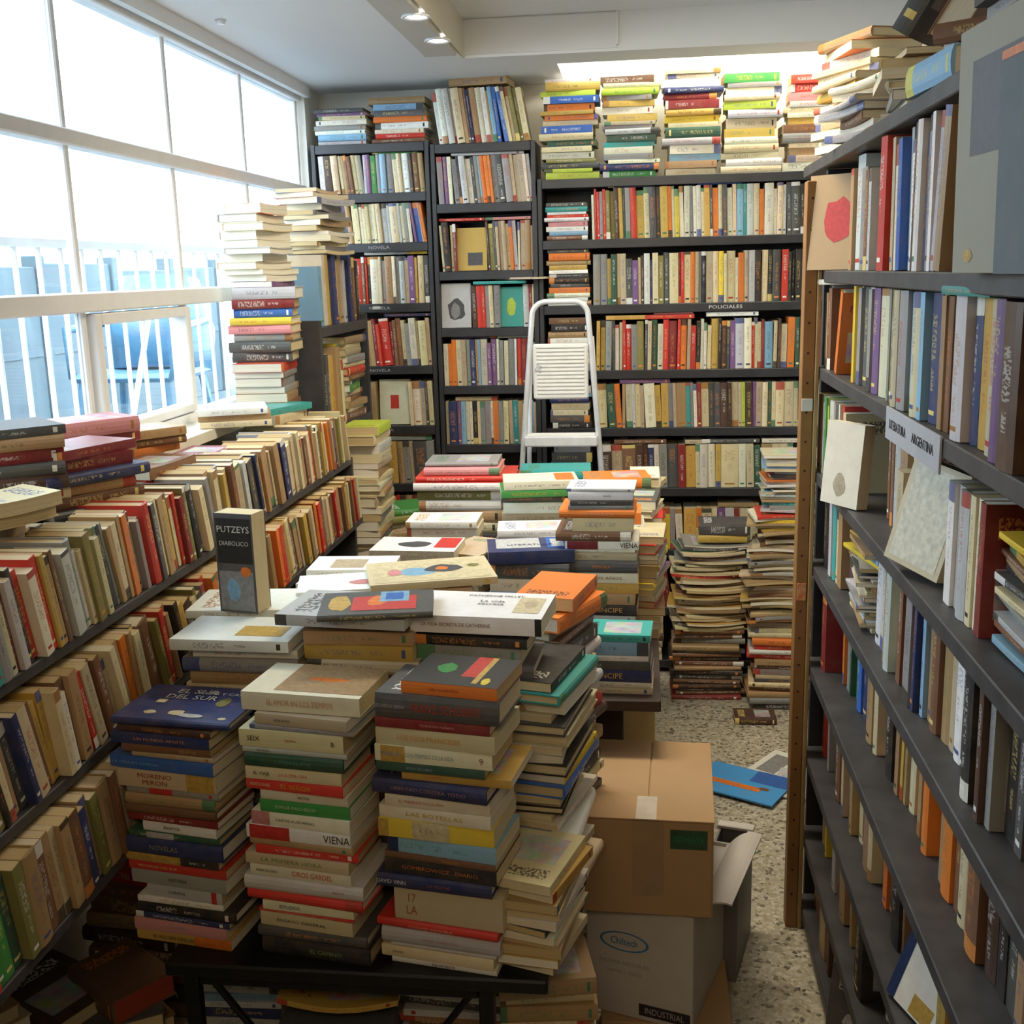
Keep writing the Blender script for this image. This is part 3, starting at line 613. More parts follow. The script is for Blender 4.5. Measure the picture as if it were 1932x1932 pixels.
left_row('second row of window bookcase', 1.34, 3.79, 1, 'LGRCVKCTHZCNUUCINTRBNNCCTOTCKNVTRTTKUDCVHGROTCCUNTBUCHCRNOCTBRORTUCNTBVUNTCORTNBCUTNRCTONUBCTNRRTC', pocket=.9, hard=.06, lean=(10, 18), hmax=.175, depth_jit=.026)
left_row('third row of window bookcase', 1.30, 2.10, 2, 'MREEFVTNTBTNZTVTNBTNVUTNBTVF', pocket=.6, hard=.3, lean=(6, 12), hmax=.172, depth_jit=.024)
left_row('third row of window bookcase, dark set', 2.13, 2.95, 2, 'FKKKHFKKHKKNKKDKKHKTDKKHKKDK', pocket=0, hard=1, lean=(2, 4), hmax=.172, thick=1.0, depth_jit=.010)
left_row('back row standing behind top row of window bookcase', 1.40, 2.05, 0, 'OWKGCNTOCGBTNCTCG', x=-1.19, pocket=.5, hard=.2, lean=(0, 4), hmax=.20)
# piles on top of it
GP = 'old books piled under the window'
stack('near pale pile under window', -1.30, 1.72, 1.37, 1.47, 'CCB', GP, yaw=60, fore=1, L=(.2, .23), W=(.14, .16), sag=-.006)
stack('small cream pile behind top row', -1.19, 1.86, 1.325, 1.375, 'CC', GP, yaw=60, fore=1, sag=-.005)
stack('tall dark pile under window beside mullion', -1.21, 2.22, 1.1225, 1.415, 'MMZTNHZTQKNC', GP, yaw=60, L=(.20, .23), W=(.14, .16), jit=.012, yj=10, hard=.8, back=0)
stack('grey and maroon pile behind the tall dark pile', -1.32, 2.10, 1.316, 1.47, 'HTMHDC', GP, yaw=40, L=(.23, .26), W=(.16, .18), jit=.012, yj=8, hard=.8)
stack('pile topped by pale pink book at window', -1.36, 2.52, 1.316, 1.43, 'JMTN', GP, yaw=60, L=(.22, .25), jit=.01, yj=8)
stack('red pile under window', -1.20, 2.58, 1.1225, 1.32, 'NRMRORNT', GP, yaw=70, L=(.19, .22), jit=.02, yj=14, hard=.3, sag=-.003)
stack('second red pile under window', -1.19, 2.86, 1.1225, 1.295, 'MRRNTC', GP, yaw=80, L=(.19, .22), jit=.02, yj=16)
stack('tan pile on the sill by casement', -1.31, 2.72, 1.316, 1.38, 'TNO', GP, yaw=60, L=(.19, .22), jit=.012, yj=10)
stack('white topped pile at far end of sill', -1.24, 3.26, 1.316, 1.372, 'WTC', GP, yaw=25, L=(.20, .22), W=(.15, .17), jit=.008, yj=5, pages=(.8, .76, .7))
stack('pale pile behind far end of top row', -1.20, 3.50, 1.1225, 1.345, 'QCNCEBTC', GP, yaw=70, L=(.19, .22), jit=.012, yj=10)
stack('pile on floor by far end of window bookcase', -.92, 4.24, 0, .86, 'EVBCTNCBNTHNTNKDHNKDNKHDTNKDKNHDKNTDKN', 'pile between window and back bookcases', yaw=30, L=(.22, .26), W=(.16, .18), jit=.012, yj=7, hard=.3)
stack('small pile by feet of corner bookcase', -.64, 4.40, 0, .80, 'RNTDNKDHNTKDNKDNTKNDNKTDNKDNKT', 'pile between window and back bookcases', yaw=8, L=(.19, .22), jit=.01, yj=5)
stack('pile beyond the end of the window bookcase rows', -1.02, 3.97, 0, 1.22, 'XCLCBTCITBCGCTHBTNCKTBNCTHDNTKCNTDKNTHKN', 'pile between window and back bookcases', yaw=90, L=(.20, .23), W=(.13, .15), jit=.01, yj=6)

# ================================================================== right bookcase
def faceout(px, py, pz, ang, tilt, L, W, T, c, roll=0.0, **k):
    """book showing its front cover: centre of the cover's lower edge, horizontal facing angle, backward tilt"""
    n_ = Vector((math.cos(ang), math.sin(ang), 0)); up = Vector((0, 0, 1))
    ex = n_ * math.cos(tilt) + up * math.sin(tilt); ez = up * math.cos(tilt) - n_ * math.sin(tilt); ey = ez.cross(ex)
    if roll:
        R = Matrix.Rotation(roll, 3, ex); ey, ez = R @ ey, R @ ez
    pos = Vector((px, py, pz)) - ey * W / 2 - ex * T
    low = min((pos + ey * a * W + ez * b_ * L + ex * d * T).z for a in (0, 1) for b_ in (0, 1) for d in (0, 1)); pos.z += pz - low
    return book(pos, ex, ey, ez, L, W, T, c, **k)
DG = math.radians
faceout(-1.075, YB + .03, ZA[5] + .0006, DG(-88), DG(6), .195, .135, .03, 'I', where=('x', 'cream book with a small red picture, fifth shelf of corner bookcase'), group=GA, extra=[('c', 'R', .35, .65, .35, .62)])
faceout(-.715, YB + .025, ZB[2] + .0006, DG(-90), DG(5), .175, .125, .02, 'U', where=('x', 'tan book with a picture facing out, third shelf of middle bookcase'), group=GB, extra=[('c', 'H', .12, .42, .35, .85)])
faceout(-.79, YB + .02, ZB[3] + .0006, DG(-90), DG(5), .185, .125, .02, 'L', where=('x', 'pale grey book with an oval portrait facing out, middle bookcase'), group=GB, extra=[('o', 'H', .12, .68, .16, .84), ('o', 'G', .18, .58, .30, .66)])
faceout(-.555, YB + .02, ZB[3] + .0006, DG(-90), DG(5), .165, .10, .02, 'Q', where=('x', 'teal book with a yellow-green shape facing out, middle bookcase'), group=GB, extra=[('o', 'X', .25, .75, .28, .72)])

XR = .42
ZR = [2.000, 1.734, 1.504, 1.248, 1.010, .745, .495, .265]
cr = tag(empty('bookcase', (XR, 0, 0)), 'long black-shelved bookcase with a pine end post in front of it', 'bookcase')
for i, z in enumerate(ZR):
    MB().bev(0, .30, .7, 2.84 if i else 3.15, z - .028, z, .002).build('shelf', M_BLACK2, cr)
MB().bev(0, .30, .7, 2.84, .03, .06, .002).build('shelf', M_BLACK2, cr)
MB().box(.301, .31, .7, 3.15, 0, 2.0).build('back_panel', M_BLACK, cr)
MB().bev(.015, .30, 2.845, 2.865, 0, 1.97, .002).build('end_panel', M_BLACK, cr)
MB().bev(-.0, .30, .68, .698, 0, 1.97, .002).build('end_panel', M_BLACK, cr)
pp = tag(empty('shelf_post', (.394, 2.765, 0)), 'upright pine post with a column of peg holes at the bookcase end', 'post')
MB().bev(-.016, .014, 0, .045, 0, 1.94, .002).build('post', M_PINE, pp)
MB().bev(.0145, .025, -.004, .045, 0, 1.94, .002).build('edge_strip', M_PINE2, pp)
for k in range(26):
    z = .10 + k * .072
    MB().tube([(-.002, -.0005, z), (-.002, .002, z)], .0032, 8).build('peg_hole', M_HOLE, pp)
MB().bev(-.014, .012, -.003, -.0008, 1.40, 1.43, .0005).build('paper_sticker', M_PAPER, pp)
MB().bev(-.012, .010, -.003, -.0008, .92, .965, .0005).build('paper_sticker', mat('red_dot_sticker', (.7, .5, .2), .6, dark=(.6, .05, .03), scale=50), pp)
lab = tag(MB().bev(-.0045, -.0008, 1.62, 1.98, 1.452, 1.507, .0005).build('shelf_label', M_GREYP, None), 'grey paper label strip on a shelf edge of the right bookcase', 'label'); lab.location = (XR, 0, 0)
for k, s in enumerate(('LITERATURA', 'ARGENTINA')):
    text('lettering', s, .022, Matrix.Translation((-.005, 1.89 - k * .17, 1.48)) @ Matrix(((0, 0, -1, 0), (-1, 0, 0, 0), (0, 1, 0, 0), (0, 0, 0, 1))), M_DARKINK, lab, fit=.13)
GR = 'books in the right bookcase'; IR = (1, 0, 0); AR = (0, -1, 0)
def right_row(nm, y0, y1, z, codes, x=XR + .006, **k): row(nm, (x, y0, z + .0005), AR, IR, y0 - y1, codes, GR, **k)
RC = 'right bookcase'
right_row('top closed shelf of right bookcase, post side', 2.62, 2.17, ZR[1], 'BVTLBGNLBT', hmax=.232, hscale=1.02, hard=.3, lean=(-1, 1), thick=1.2, depth_jit=.03)
upright(XR + .004, 2.155, ZR[1] + .0006, AR, IR, .232, .16, .048, 'R', 0, kind='hardback', where=('x', 'thick bright red hardback on the top closed shelf, right bookcase'), group=GR)
right_row('top closed shelf of right bookcase, middle', 2.10, 1.79, ZR[1], 'UBISLWDWZGW', hmax=.232, hscale=1.12, hard=.4, lean=(-1, 3), thick=1.2, depth_jit=.02)
upright(XR + .004, 1.765, ZR[1] + .0006, AR, IR, .225, .16, .020, 'L', DG(-7), where=('x', 'pale book leaning against the tan one, top closed shelf'), group=GR)
upright(XR + .004, 1.742, ZR[1] + .0006, AR, IR, .228, .17, .030, 'T', DG(-7), kind='hardback', where=('x', 'tan hardback leaning over, top closed shelf, right bookcase'), group=GR)
right_row('top closed shelf of right bookcase, near part', 1.675, 1.50, ZR[1], 'DNHD', x=XR + .02, hmax=.232, hscale=1.1, hard=1, lean=(0, 1), thick=1.2)
faceout(.440, 2.72, ZR[1] + .0006, DG(-128), DG(3), .215, .15, .02, 'T', where=('x', 'tan book with a red disc facing out at the post end'), group=GR, extra=[('o', 'R', .25, .78, .2, .85)])
faceout(.398, 1.39, ZR[1] + .0006, DG(-176), DG(-1), .285, .235, .014, ('grey', (.34, .33, .27)), kind='hardback', where=('x', 'large grey book with a dark picture facing out, top closed shelf'), group=GR, extra=[('c', 'H', .48, .86, .20, .95), ('o', 'U', .04, .10, .15, .3)])
faceout(.378, 1.197, ZR[1] + .0006, DG(-176), DG(-1), .225, .16, .02, ('slate', (.10, .14, .17)), kind='hardback', where=('x', 'dark teal book beside the large grey face-out book'), group=GR, extra=[('c', 'O', .96, 1., 0, 1.), ('c', 'L', .55, .8, .5, .95)])
upright(XR + .004, 1.395, ZR[2] + .0006, AR, IR, .197, .15, .065, 'D', 0, kind='hardback', where=('x', 'very thick dark brown volume near the end of second shelf'), group=GR)
right_row('second shelf of right bookcase', 2.46, 1.405, ZR[2], 'LYLGHMGPILGVBGACAZVTNNLZUBP', hmax=.198, hscale=1.1, hard=.45, lean=(0, 1.5), thick=1.2, depth_jit=.02)
right_row('second shelf of right bookcase, post end', 2.80, 2.70, ZR[2], 'LGLTN', hmax=.195, hard=.2, lean=(0, 1))
upright(XR + .01, 2.62, ZR[2] + .0006, AR, IR, .19, .13, .028, 'O', DG(-17), where=('x', 'orange book leaning alone on the second shelf, right bookcase'), group=GR)
lie(.50, 2.66, ZR[2] + .20, DG(-70), .20, .14, .016, 'I', flip=False, tilt=-.0, where=('x', 'cream book lying over leaning orange book, right bookcase'), group=GR, pages=None) if False else lie(.51, 2.72, ZR[2] + .1975, DG(-60), .18, .13, .012, 'I', where=('x', 'cream book lying over the post-end books, right bookcase'), group=GR)
lie(.49, 1.56, ZR[2] + .1995, DG(-88), .20, .14, .012, 'Q', where=('x', 'teal booklet lying over tall books, second shelf, right bookcase'), group=GR)
right_row('third shelf of right bookcase, post end', 2.82, 2.50, ZR[3], 'TLAEXQLTGIRC', hmax=.19, hard=.2, lean=(0, 1))
faceout(.405, 2.36, ZR[3] + .0006, DG(-150), DG(5), .175, .115, .028, 'I', where=('x', 'cream paperback with a small figure facing out, third shelf'), group=GR, extra=[('o', 'B', .08, .4, .3, .65)])
right_row('third shelf of right bookcase, middle', 2.26, 1.97, ZR[3], 'NKBNLGTCWL', x=XR + .05, hmax=.19, hard=.3, lean=(0, 2))
upright(XR + .012, 1.945, ZR[3] + .0006, AR, IR, .155, .12, .045, 'B', 0, where=('x', 'thick beige book behind the tilted cream one, right bookcase'), group=GR)
faceout(.425, 1.80, ZR[3] + .0006, DG(-150), DG(12), .175, .125, .035, 'C', roll=DG(-8), where=('x', 'tilted cream paperback with printed frame facing out, third shelf'), group=GR, extra=[('c', 'I', .05, .95, .08, .92)])
right_row('third shelf of right bookcase, near part', 1.68, 1.50, ZR[3], 'WLLCIM', x=XR + .02, hmax=.185, hard=.2, lean=(0, 1))
stack('slumped pile lying on third shelf of right bookcase', .56, 1.36, ZR[3], 1.405, 'YOUNTKHGCGMLLNTAC', GR, yaw=-90, L=(.23, .26), W=(.16, .19), jit=.012, yj=5, kind='magazine', sag=-.004)
right_row('fourth shelf of right bookcase, post end', 2.80, 2.55, ZR[4], 'LKDHLQCT', x=XR + .02, hmax=.18, hard=.2, lean=(0, 3))
stack('small pile with a blue magazine on fourth shelf', .53, 2.34, ZR[4], 1.185, 'USTAYGBHLBTCINLGHQBLTC', GR, yaw=-90, L=(.19, .23), W=(.14, .17), kind='magazine', jit=.012, yj=10)
right_row('fourth shelf of right bookcase, near part', 2.20, 1.15, ZR[4], 'LLNTLCNKRGZATNTBWHGKHDGKHNDT', x=XR + .02, hmax=.205, hscale=1.06, hard=.55, lean=(-1, 1), thick=1.3, depth_jit=.04)
upright(XR + .03, 2.78, ZR[5] + .0006, AR, IR, .20, .15, .06, 'M', 0, kind='hardback', where=('x', 'torn maroon hardback near the post, fifth shelf, right bookcase'), group=GR)
right_row('fifth shelf of right bookcase', 2.66, 1.15, ZR[5], 'OLGFEFSZCCTBCNHKDTUTCONTCOUTONCTNDKHTNCTGK', x=XR + .055, hmax=.20, hard=.4, lean=(-1, 2), depth_jit=.03)
right_row('sixth shelf of right bookcase, near part', 1.60, 1.2, ZR[6], 'UTNGLKDTNCK', x=XR + .03, hmax=.19)
right_row('sixth shelf of right bookcase', 2.80, 1.86, ZR[6], 'ROCGNTONUCTNTCNOTCTNODTKNC', x=XR + .03, hmax=.19, hard=.3, lean=(-1, 4), depth_jit=.04)
right_row('seventh shelf of right bookcase, post end', 2.80, 2.22, ZR[7], 'NTCYNTUOLNCTBNTU', x=XR + .03, hmax=.18, hard=.3, lean=(-1, 4), depth_jit=.04)
upright(XR + .02, 2.16, ZR[7] + .0006, AR, IR, .20, .17, .075, 'K', 0, kind='hardback', where=('x', 'very thick black book on the seventh shelf, right bookcase'), group=GR)
right_row('seventh shelf of right bookcase, near part', 2.05, 1.75, ZR[7], 'WKRWHTDN', x=XR + .05, hmax=.19, hard=.3, lean=(0, 3))
faceout(.445, 1.725, ZR[6] + .0006, DG(-160), DG(22), .205, .14, .02, 'W', where=('x', 'white and blue book tilted back, sixth shelf, right bookcase'), group=GR, extra=[('c', 'Z', .0, 1.0, .0, .16), ('c', 'U', .02, .18, .45, .85)], txt=[('c', 'LITERATURA', .66, .016, (.05, .07, .15)), ('c', 'ARGENTINA', .58, .012, (.05, .07, .15))])
right_row('bottom shelf of right bookcase', 2.80, 2.32, .06, 'ONHKTNDTCK', x=XR + .02, hmax=.19, hard=.4, lean=(0, 2), thick=1.6)
faceout(.445, 2.22, .0606, DG(-135), DG(8), .168, .12, .02, 'H', where=('x', 'dark book with a pale portrait facing out on bottom shelf'), group=GR, extra=[('o', 'L', .08, .45, .3, .75)], txt=[('c', 'EVITA', .74, .03, (.6, .6, .55))])
# on top of the right bookcase
GT = 'books heaped on top of the right bookcase'
stack('pale pile at far end on top of right bookcase', .565, 3.00, ZR[0], 2.29, 'TOICCCUCCITCLGC', GT, yaw=-75, L=(.22, .25), W=(.16, .18), jit=.015, yj=12, fore=.4, pages=(.80, .72, .50))
stack('low slumped pile on top of right bookcase', .50, 2.60, ZR[0], 2.13, 'ICTLGNCGL', GT, yaw=-80, L=(.20, .23), jit=.02, yj=16, fore=.5, sag=-.005)
stack('second low pile on top of right bookcase', .52, 2.28, ZR[0], 2.12, 'NUCIGHL', GT, yaw=-100, L=(.20, .23), jit=.02, yj=16, fore=.6)
lie(.50, 2.02 - .20, ZR[0] + .0006, DG(-85), .20, .16, .045, 'A', kind='hardback', where=('x', 'light blue and yellow hardback lying on the right bookcase edge'), group=GT, ink=(.7, .65, .1))
stack('blue and white pile at near end on top of right bookcase', .55, 1.56, ZR[0], 2.20, 'SWSAIKGLZK', GT, yaw=-88, L=(.25, .28), W=(.17, .2), jit=.012, yj=6, kind='magazine')
_al, _in = Vector((.86, -.51, 0)), Vector((.51, .86, 0)); _P = Vector((.435, 2.20, ZR[0] + .14))
upright(*_P, _al, _in, .40, .15, .036, 'H', DG(-33), kind='hardback', where=('x', 'big dark grey hardback leaning steeply over the top of right bookcase'), group=GT)
_Q = _P + _al * .115 + _in * .15 - Vector((0, 0, .03))
upright(*_Q, -_al, -_in, .36, .15, .055, 'N', DG(33), kind='hardback', where=('x', 'leaning hardback showing its pale page edges on top of right bookcase'), group=GT, page=(.66, .62, .52))
stack('short pile propping the leaning books, right bookcase top', .60, 2.02, ZR[0], 2.13, 'NZTLB', GT, yaw=-40, L=(.18, .20), jit=.01)

# ================================================================== tables
tb = tag(empty('folding_table', (-.51, 2.10, 0)), 'black metal-framed table under the nearest book piles', 'table')
MB().bev(-.37, .34, -.36, .36, .492, .520, .004).build('tabletop', M_METAL, tb)
for sx in (-1, 1):
    for sy in (-1, 1): MB().bev((-.335 if sx < 0 else .225) - .014, (-.335 if sx < 0 else .225) + .014, sy * .32 - .014, sy * .32 + .014, 0, .491, .003).build('leg', M_METAL, tb)
for sy in (-1, 1): MB().bev(-.32, .21, sy * .32 - .008, sy * .32 + .008, .455, .491, .003).build('frame_rail', M_METAL, tb)
MB().tube([(-.32, -.30, .47), (-.06, -.30, .10)], .007, 8).build('brace', M_METAL, tb)
MB().tube([(.21, -.30, .47), (-.06, -.30, .10)], .007, 8).build('brace', M_METAL, tb)
MB().tube([(-.33, -.30, .30), (.22, -.30, .30)], .006, 8).build('crossbar', M_METAL, tb)
tb2 = tag(empty('wooden_table', (-.39, 3.28, 0)), 'dark wooden table under the book piles nearer the ladder', 'table')
MB().bev(-.40, .43, -.72, .80, .695, .725, .003).build('tabletop', M_DKBROWN, tb2)
MB().bev(.235, .335, -.50, -.47, 0, .694, .003).build('front_panel', M_DKBROWN, tb2)
MB().bev(-.38, -.31, -.70, -.64, 0, .694, .003).build('leg', M_DKBROWN, tb2)
for (x, y) in ((-.36, .74), (.10, .74)): MB().bev(x - .03, x + .03, y - .03, y + .03, 0, .694, .003).build('leg', M_DKBROWN, tb2)
cr_ = tag(empty('wooden_crate', (-.05, 4.02, 0)), 'pale pine crate on the floor behind the dark table panel', 'crate')
M_CR = mat('pale_crate_pine', (.62, .42, .17), .6, 0, .2, 6)
MB().bev(-.16, .09, -.12, -.105, 0, .17, .002).build('front_board', M_CR, cr_); MB().bev(-.16, .09, .10, .115, 0, .17, .002).build('rear_board', M_CR, cr_)
MB().bev(.075, .09, -.104, .099, 0, .36, .002).build('side_board', M_CR, cr_); MB().bev(-.16, -.145, -.104, .099, 0, .36, .002).build('side_board', M_CR, cr_)
MB().bev(-.144, .074, -.104, .099, .150, .165, .002).build('shelf_board', M_CR, cr_)
stack('yellow pile inside the pine crate', -.085, 4.02, .165, .31, 'YYKUYOY', 'yellow books in the crate', yaw=10, L=(.14, .16), W=(.10, .12), jit=.004, yj=4)

# front piles, spine by spine (colour, thickness in px of the photo, length in m, x shift, text)
def pile(where, cx, cy, z0, yaw, items, group, W=.135):
    """items from the bottom up: (colour, thickness m, length m, dx, kind, texts, extra)"""
    z = z0 + .0006
    for i, it in enumerate(items):
        c, T, L, dx, kd, txt, ex_ = (list(it) + [None] * 7)[:7]
        yw = math.radians(yaw + rnd.uniform(-1.5, 1.5)); kd = kd or 'paperback'
        wd = W * rnd.uniform(.94, 1.1) * (1.1 if kd == 'hardback' else 1)
        front = Vector((cx + dx, cy, 0)); back_ = Matrix.Rotation(yw, 3, 'Z') @ Vector((0, wd / 2, 0))
        lie(front.x + back_.x, front.y + back_.y, z, yw, L, wd, T, c, kind=kd, where=('stack', len(items) - i, where), group=group, txt=txt or [], extra=ex_ or [])
        z += T + .0007
    return z
H_ = 'hardback'
def tx(s, u=.5, size=.012, col=(.03, .03, .03), fit=None): return [('s', s, u, size, col, fit)]
G1 = 'books in the front piles on the near table'
S1 = [('U', .020, .20, 0, None, tx('EL RIO SIN ORILLAS', .4, .010, (.08, .06, .02), .11), [('s', 'O', .62, 1.0)]), ('J', .024, .195, -.005, None, tx('POEMAS', .5, .008, (.5, .35, .6))), ('Z', .012, .20, 0), ('K', .022, .21, .01, H_), ('W', .012, .18, 0), ('L', .024, .16, .01, None, tx('CUENTOS', .4, .008), [('s', 'R', .86, .93)]),
      ('G', .028, .20, .0, None, tx('HISTORIA', .5, .009)), ('R', .018, .205, .0, None, tx('MEMORIAS DEL SUR', .3, .007, (.8, .5, .2), .09)), ('K', .016, .20, -.01, None, None, [('s', 'U', .0, .6)]), ('Z', .032, .22, -.01, H_, tx('NOVELAS', .45, .014, (.35, .3, .15))), ('F', .012, .19, 0, None, None, [('s', 'L', .2, .5)]), ('W', .020, .155, .012, None, tx('ENSAYOS', .4, .008)), ('M', .014, .19, .0),
      ('N', .018, .185, .0, H_, tx('BIOGRAFIA', .4, .009, (.4, .15, .05))), ('T', .022, .185, .0, H_), ('G', .012, .19, .005, None, None, [('s', 'R', .25, .5)]), ('B', .034, .215, -.01, None, tx('MORENO\nPERON', .42, .013, (.35, .06, .03), .085), [('s', 'U', .72, .98)]), ('S', .024, .215, -.012, None, tx('LA VIDA EN COMUN', .25, .007, (.25, .5, .8), .10)),
      ('B', .010, .17, .012), ('N', .014, .18, .0, None, tx('RELATOS', .75, .008, (.6, .35, .15))), ('Z', .022, .20, -.01, None, tx('UN MUNDO APARTE', .5, .008, (.65, .3, .15), .10)), ('D', .012, .19, .0), ]
zt = pile('front pile nearest the window', -.865, 1.80, .52, -9, S1, G1)
S2 = [('K', .034, .215, .015, H_, tx('EL CAMINO', .6, .012, (.2, .35, .1))), ('H', .022, .215, .01, H_), ('C', .028, .185, .0, None, tx('ENSAYO GENERAL', .45, .008, fit=.10)), ('R', .004, .19, .0), ('I', .018, .18, .005, None, tx('ESTUDIOS', .3, .009)), ('R', .020, .23, .0, H_), ('L', .028, .235, .0, H_, tx('SELECTA', .8, .006, (.4, .1, .1))), ('I', .022, .20, -.005, None, tx('GIROS GARDEL', .62, .015, (.62, .08, .03), .085) + tx('MARIA DI LIVRO', .17, .007, (.05, .05, .05), .05)), ('C', .022, .205, -.01, None, tx('LA PRIMERA HORA', .45, .011, (.25, .3, .08), .13)),
      ('R', .016, .20, .01), ('T', .012, .205, .0), ('W', .026, .205, -.004, None, tx('VIENA', .87, .021, (.03, .03, .03), .055), [('s', 'R', .03, .42)]), ('I', .026, .195, .002, None, tx('CARTAS A UN AMIGO', .45, .007, fit=.08), [('s', 'J', .0, .19)]), ('E', .024, .175, .012, None, tx('JORGE PACHECO', .4, .008, (.6, .75, .5), .08)), ('I', .018, .17, .012, None, tx('NOTAS', .5, .007)),
      ('R', .020, .19, -.005, None, tx('EDICIONES', .15, .008, (.8, .6, .4)) + tx('EL SEÑOR', .52, .012, (.75, .4, .03), .065)), ('C', .024, .185, -.005, None, tx('EL VIAJE', .17, .009) + tx('LA ULTIMA CASA', .5, .009, (.7, .15, .05), .06)), ('F', .026, .19, -.002, H_, tx('Y OTROS RELATOS', .5, .008, (.15, .35, .3))), ('L', .010, .20, .0, None, tx('CRONICAS', .2, .005)), ('C', .032, .20, -.005, None, tx('SEIX', .14, .013) + tx('TIEMPO', .5, .007, (.5, .1, .05)) + tx('B', .90, .012)), ('G', .008, .20, .015), ('B', .020, .18, .015, None, tx('VIDA ROTA', .3, .006))]
zt2 = pile('middle front pile', -.615, 1.775, .52, -9, S2, G1)
S3 = [('W', .010, .20, .0, None, tx('FIN DE FIESTA', .5, .007)), ('C', .022, .215, -.012, None, tx('TEATRO', .15, .006)), ('L', .006, .20, .0), ('L', .030, .225, -.004, H_, tx('OBRAS COMPLETAS', .5, .008, (.5, .25, .25))), ('R', .016, .23, -.01, H_, tx('CIUDAD INVISIBLE', .45, .006, (.9, .4, .3), .10)), ('B', .064, .205, .012, None, tx('17\nLA', .16, .024, (.45, .12, .06), .04)), ('Z', .026, .215, -.012, H_, tx('DAVID VINN', .13, .011, (.7, .7, .75), .06) + tx('LA NOCHE', .55, .009, (.35, .1, .12))), ('K', .028, .212, .0, None, tx('GOMBROWICZ . DIARIO', .5, .010, (.62, .18, .05), .15)),
      ('N', .012, .21, .0, None, tx('ITINERARIO', .6, .006, (.6, .25, .05))), ('A', .030, .205, .004, None, None, [('s', 'Z', .0, .1)]), ('Y', .034, .215, -.005, None, tx('A S A', .42, .012, (.35, .3, .2)), [('s', 'U', .0, .09), ('s', 'C', .3, .62)]), ('I', .024, .21, -.006, None, tx('LAS BOTELLAS', .5, .011, (.6, .38, .04), .12)), ('I', .022, .195, .0, None, tx('EL PRESENTE DE LA VIDA', .35, .007, (.55, .15, .05), .10)), ('Z', .028, .215, -.014, H_, tx('LIBERTAD CONTRA TODO', .5, .009, (.4, .2, .2), .14)),
      ('U', .016, .20, .035, None, tx('EL AMANTE', .3, .006, (.55, .2, .1))), ('F', .016, .20, -.01, None, tx('AMIGO DEL LIBRO', .4, .006, (.35, .4, .5))), ('I', .030, .215, -.004, None, tx('PABLO', .14, .011, (.25, .3, .55)) + tx('CON PERMISO DE LA VIDA', .47, .011, (.25, .42, .40), .10) + tx('9', .91, .017, (.3, .12, .06)), [('s', 'U', .05, .26)]), ('C', .032, .22, .0, None, tx('LOS OJOS FRANCESES', .45, .013, (.7, .32, .08), .13)), ('M', .018, .21, -.004, None, tx('TU ROSTRO MAÑANA', .55, .006, (.75, .35, .3), .06)), ('H', .044, .225, .006, H_, tx('EDUARDO SERRA', .12, .009, (.45, .42, .45), .055) + tx('FRANZ SCHUBERT', .58, .022, (.48, .05, .03), .13)), ('O', .022, .175, .028, None, tx('UN CUENTO', .45, .007, (.2, .05, .02), .05), [('c', 'K', .0, 1., .0, 1.), ('c', 'R', .30, .46, .30, 1.), ('c', 'U', .24, .30, .1, 1.), ('o', 'E', .55, .8, .35, .72), ('o', 'Y', .12, .22, .05, .32)])]
zt3 = pile('right-hand front pile', -.360, 1.765, .52, -10, S3, G1)
# cover on the first pile: dark with a circled pattern and title
def top_book(where, cx, cy, z, yaw, L, W, T, c, **k): return lie(cx, cy, z + .0006, math.radians(yaw), L, W, T, c, where=('x', where), group=k.pop('group', 'books lying on top of the table piles'), **k)
top_book('dark glossy book with yellow circles atop the front window-side pile', -.845, 1.885, zt, -6, .235, .165, .014, 'Z', kind='hardback',
         extra=[('o', 'C', .68, .80, .12, .25), ('o', 'C', .44, .60, .12, .28), ('o', 'C', .06, .14, .07, .15), ('o', 'V', .18, .30, .4, .7), ('c', 'C', .72, .80, .45, .55), ('o', 'L', .25, .5, .08, .2)],
         txt=[('C', 'EL SUR\nDEL SUR', .45, .72, .028, (.75, .72, .6)), ('C', 'IDEAS Y CARAS', .7, .78, .016, (.75, .72, .6))])
b2 = top_book('thick white book with faded orange spine lettering atop the middle front pile', -.595, 1.865, zt2, -7, .225, .15, .034, 'I', txt=[('s', 'EL AMOR EN LOS TIEMPOS', .5, .015, (.66, .32, .18), .14)], extra=[('c', 'T', .0, .75, .1, 1.), ('o', 'O', .2, .6, .45, .6)])
# second line of piles, half hidden behind the front ones
GM = 'books in the inner piles on the near table'
za = .52
stack('inner pile behind the window-side front pile', -.775, 2.055, .52, 1.045, 'WGTCIDBCTOMBZWSTCNKRIG', GM, yaw=-4, L=(.20, .23), jit=.008, yj=4)
stack('inner pile behind the middle front pile', -.54, 2.05, .52, 1.085, 'TUBDNCIYKRCTWGBNZOCT', GM, yaw=-3, L=(.20, .225), jit=.006, yj=4)
stack('inner pile behind the right-hand front pile', -.325, 2.05, .52, 1.075, 'KGHLTBRCSIWNCZTKGOB', GM, yaw=-4, L=(.20, .225), jit=.006, yj=4)
top_book('white paperback lying behind the front window-side pile', -.79, 2.03, 1.05, -2, .24, .15, .022, 'W', page=(.85, .82, .74), extra=[('c', 'U', .1, .5, .2, .6)])
top_book('thin white book under the standing book', -.83, 2.215, 1.06, 4, .25, .16, .016, 'W', page=(.85, .82, .72))
stack('pile under the thin white book by the standing one', -.80, 2.27, .52, 1.055, 'CWGTCIDBCTOMBZWSTCNKR', GM, yaw=2, jit=.006, yj=4)
gb = top_book('pale grey paperback under the colourful magazine', -.565, 2.045, 1.098, -6, .26, .17, .022, 'L', page=(.84, .80, .70))
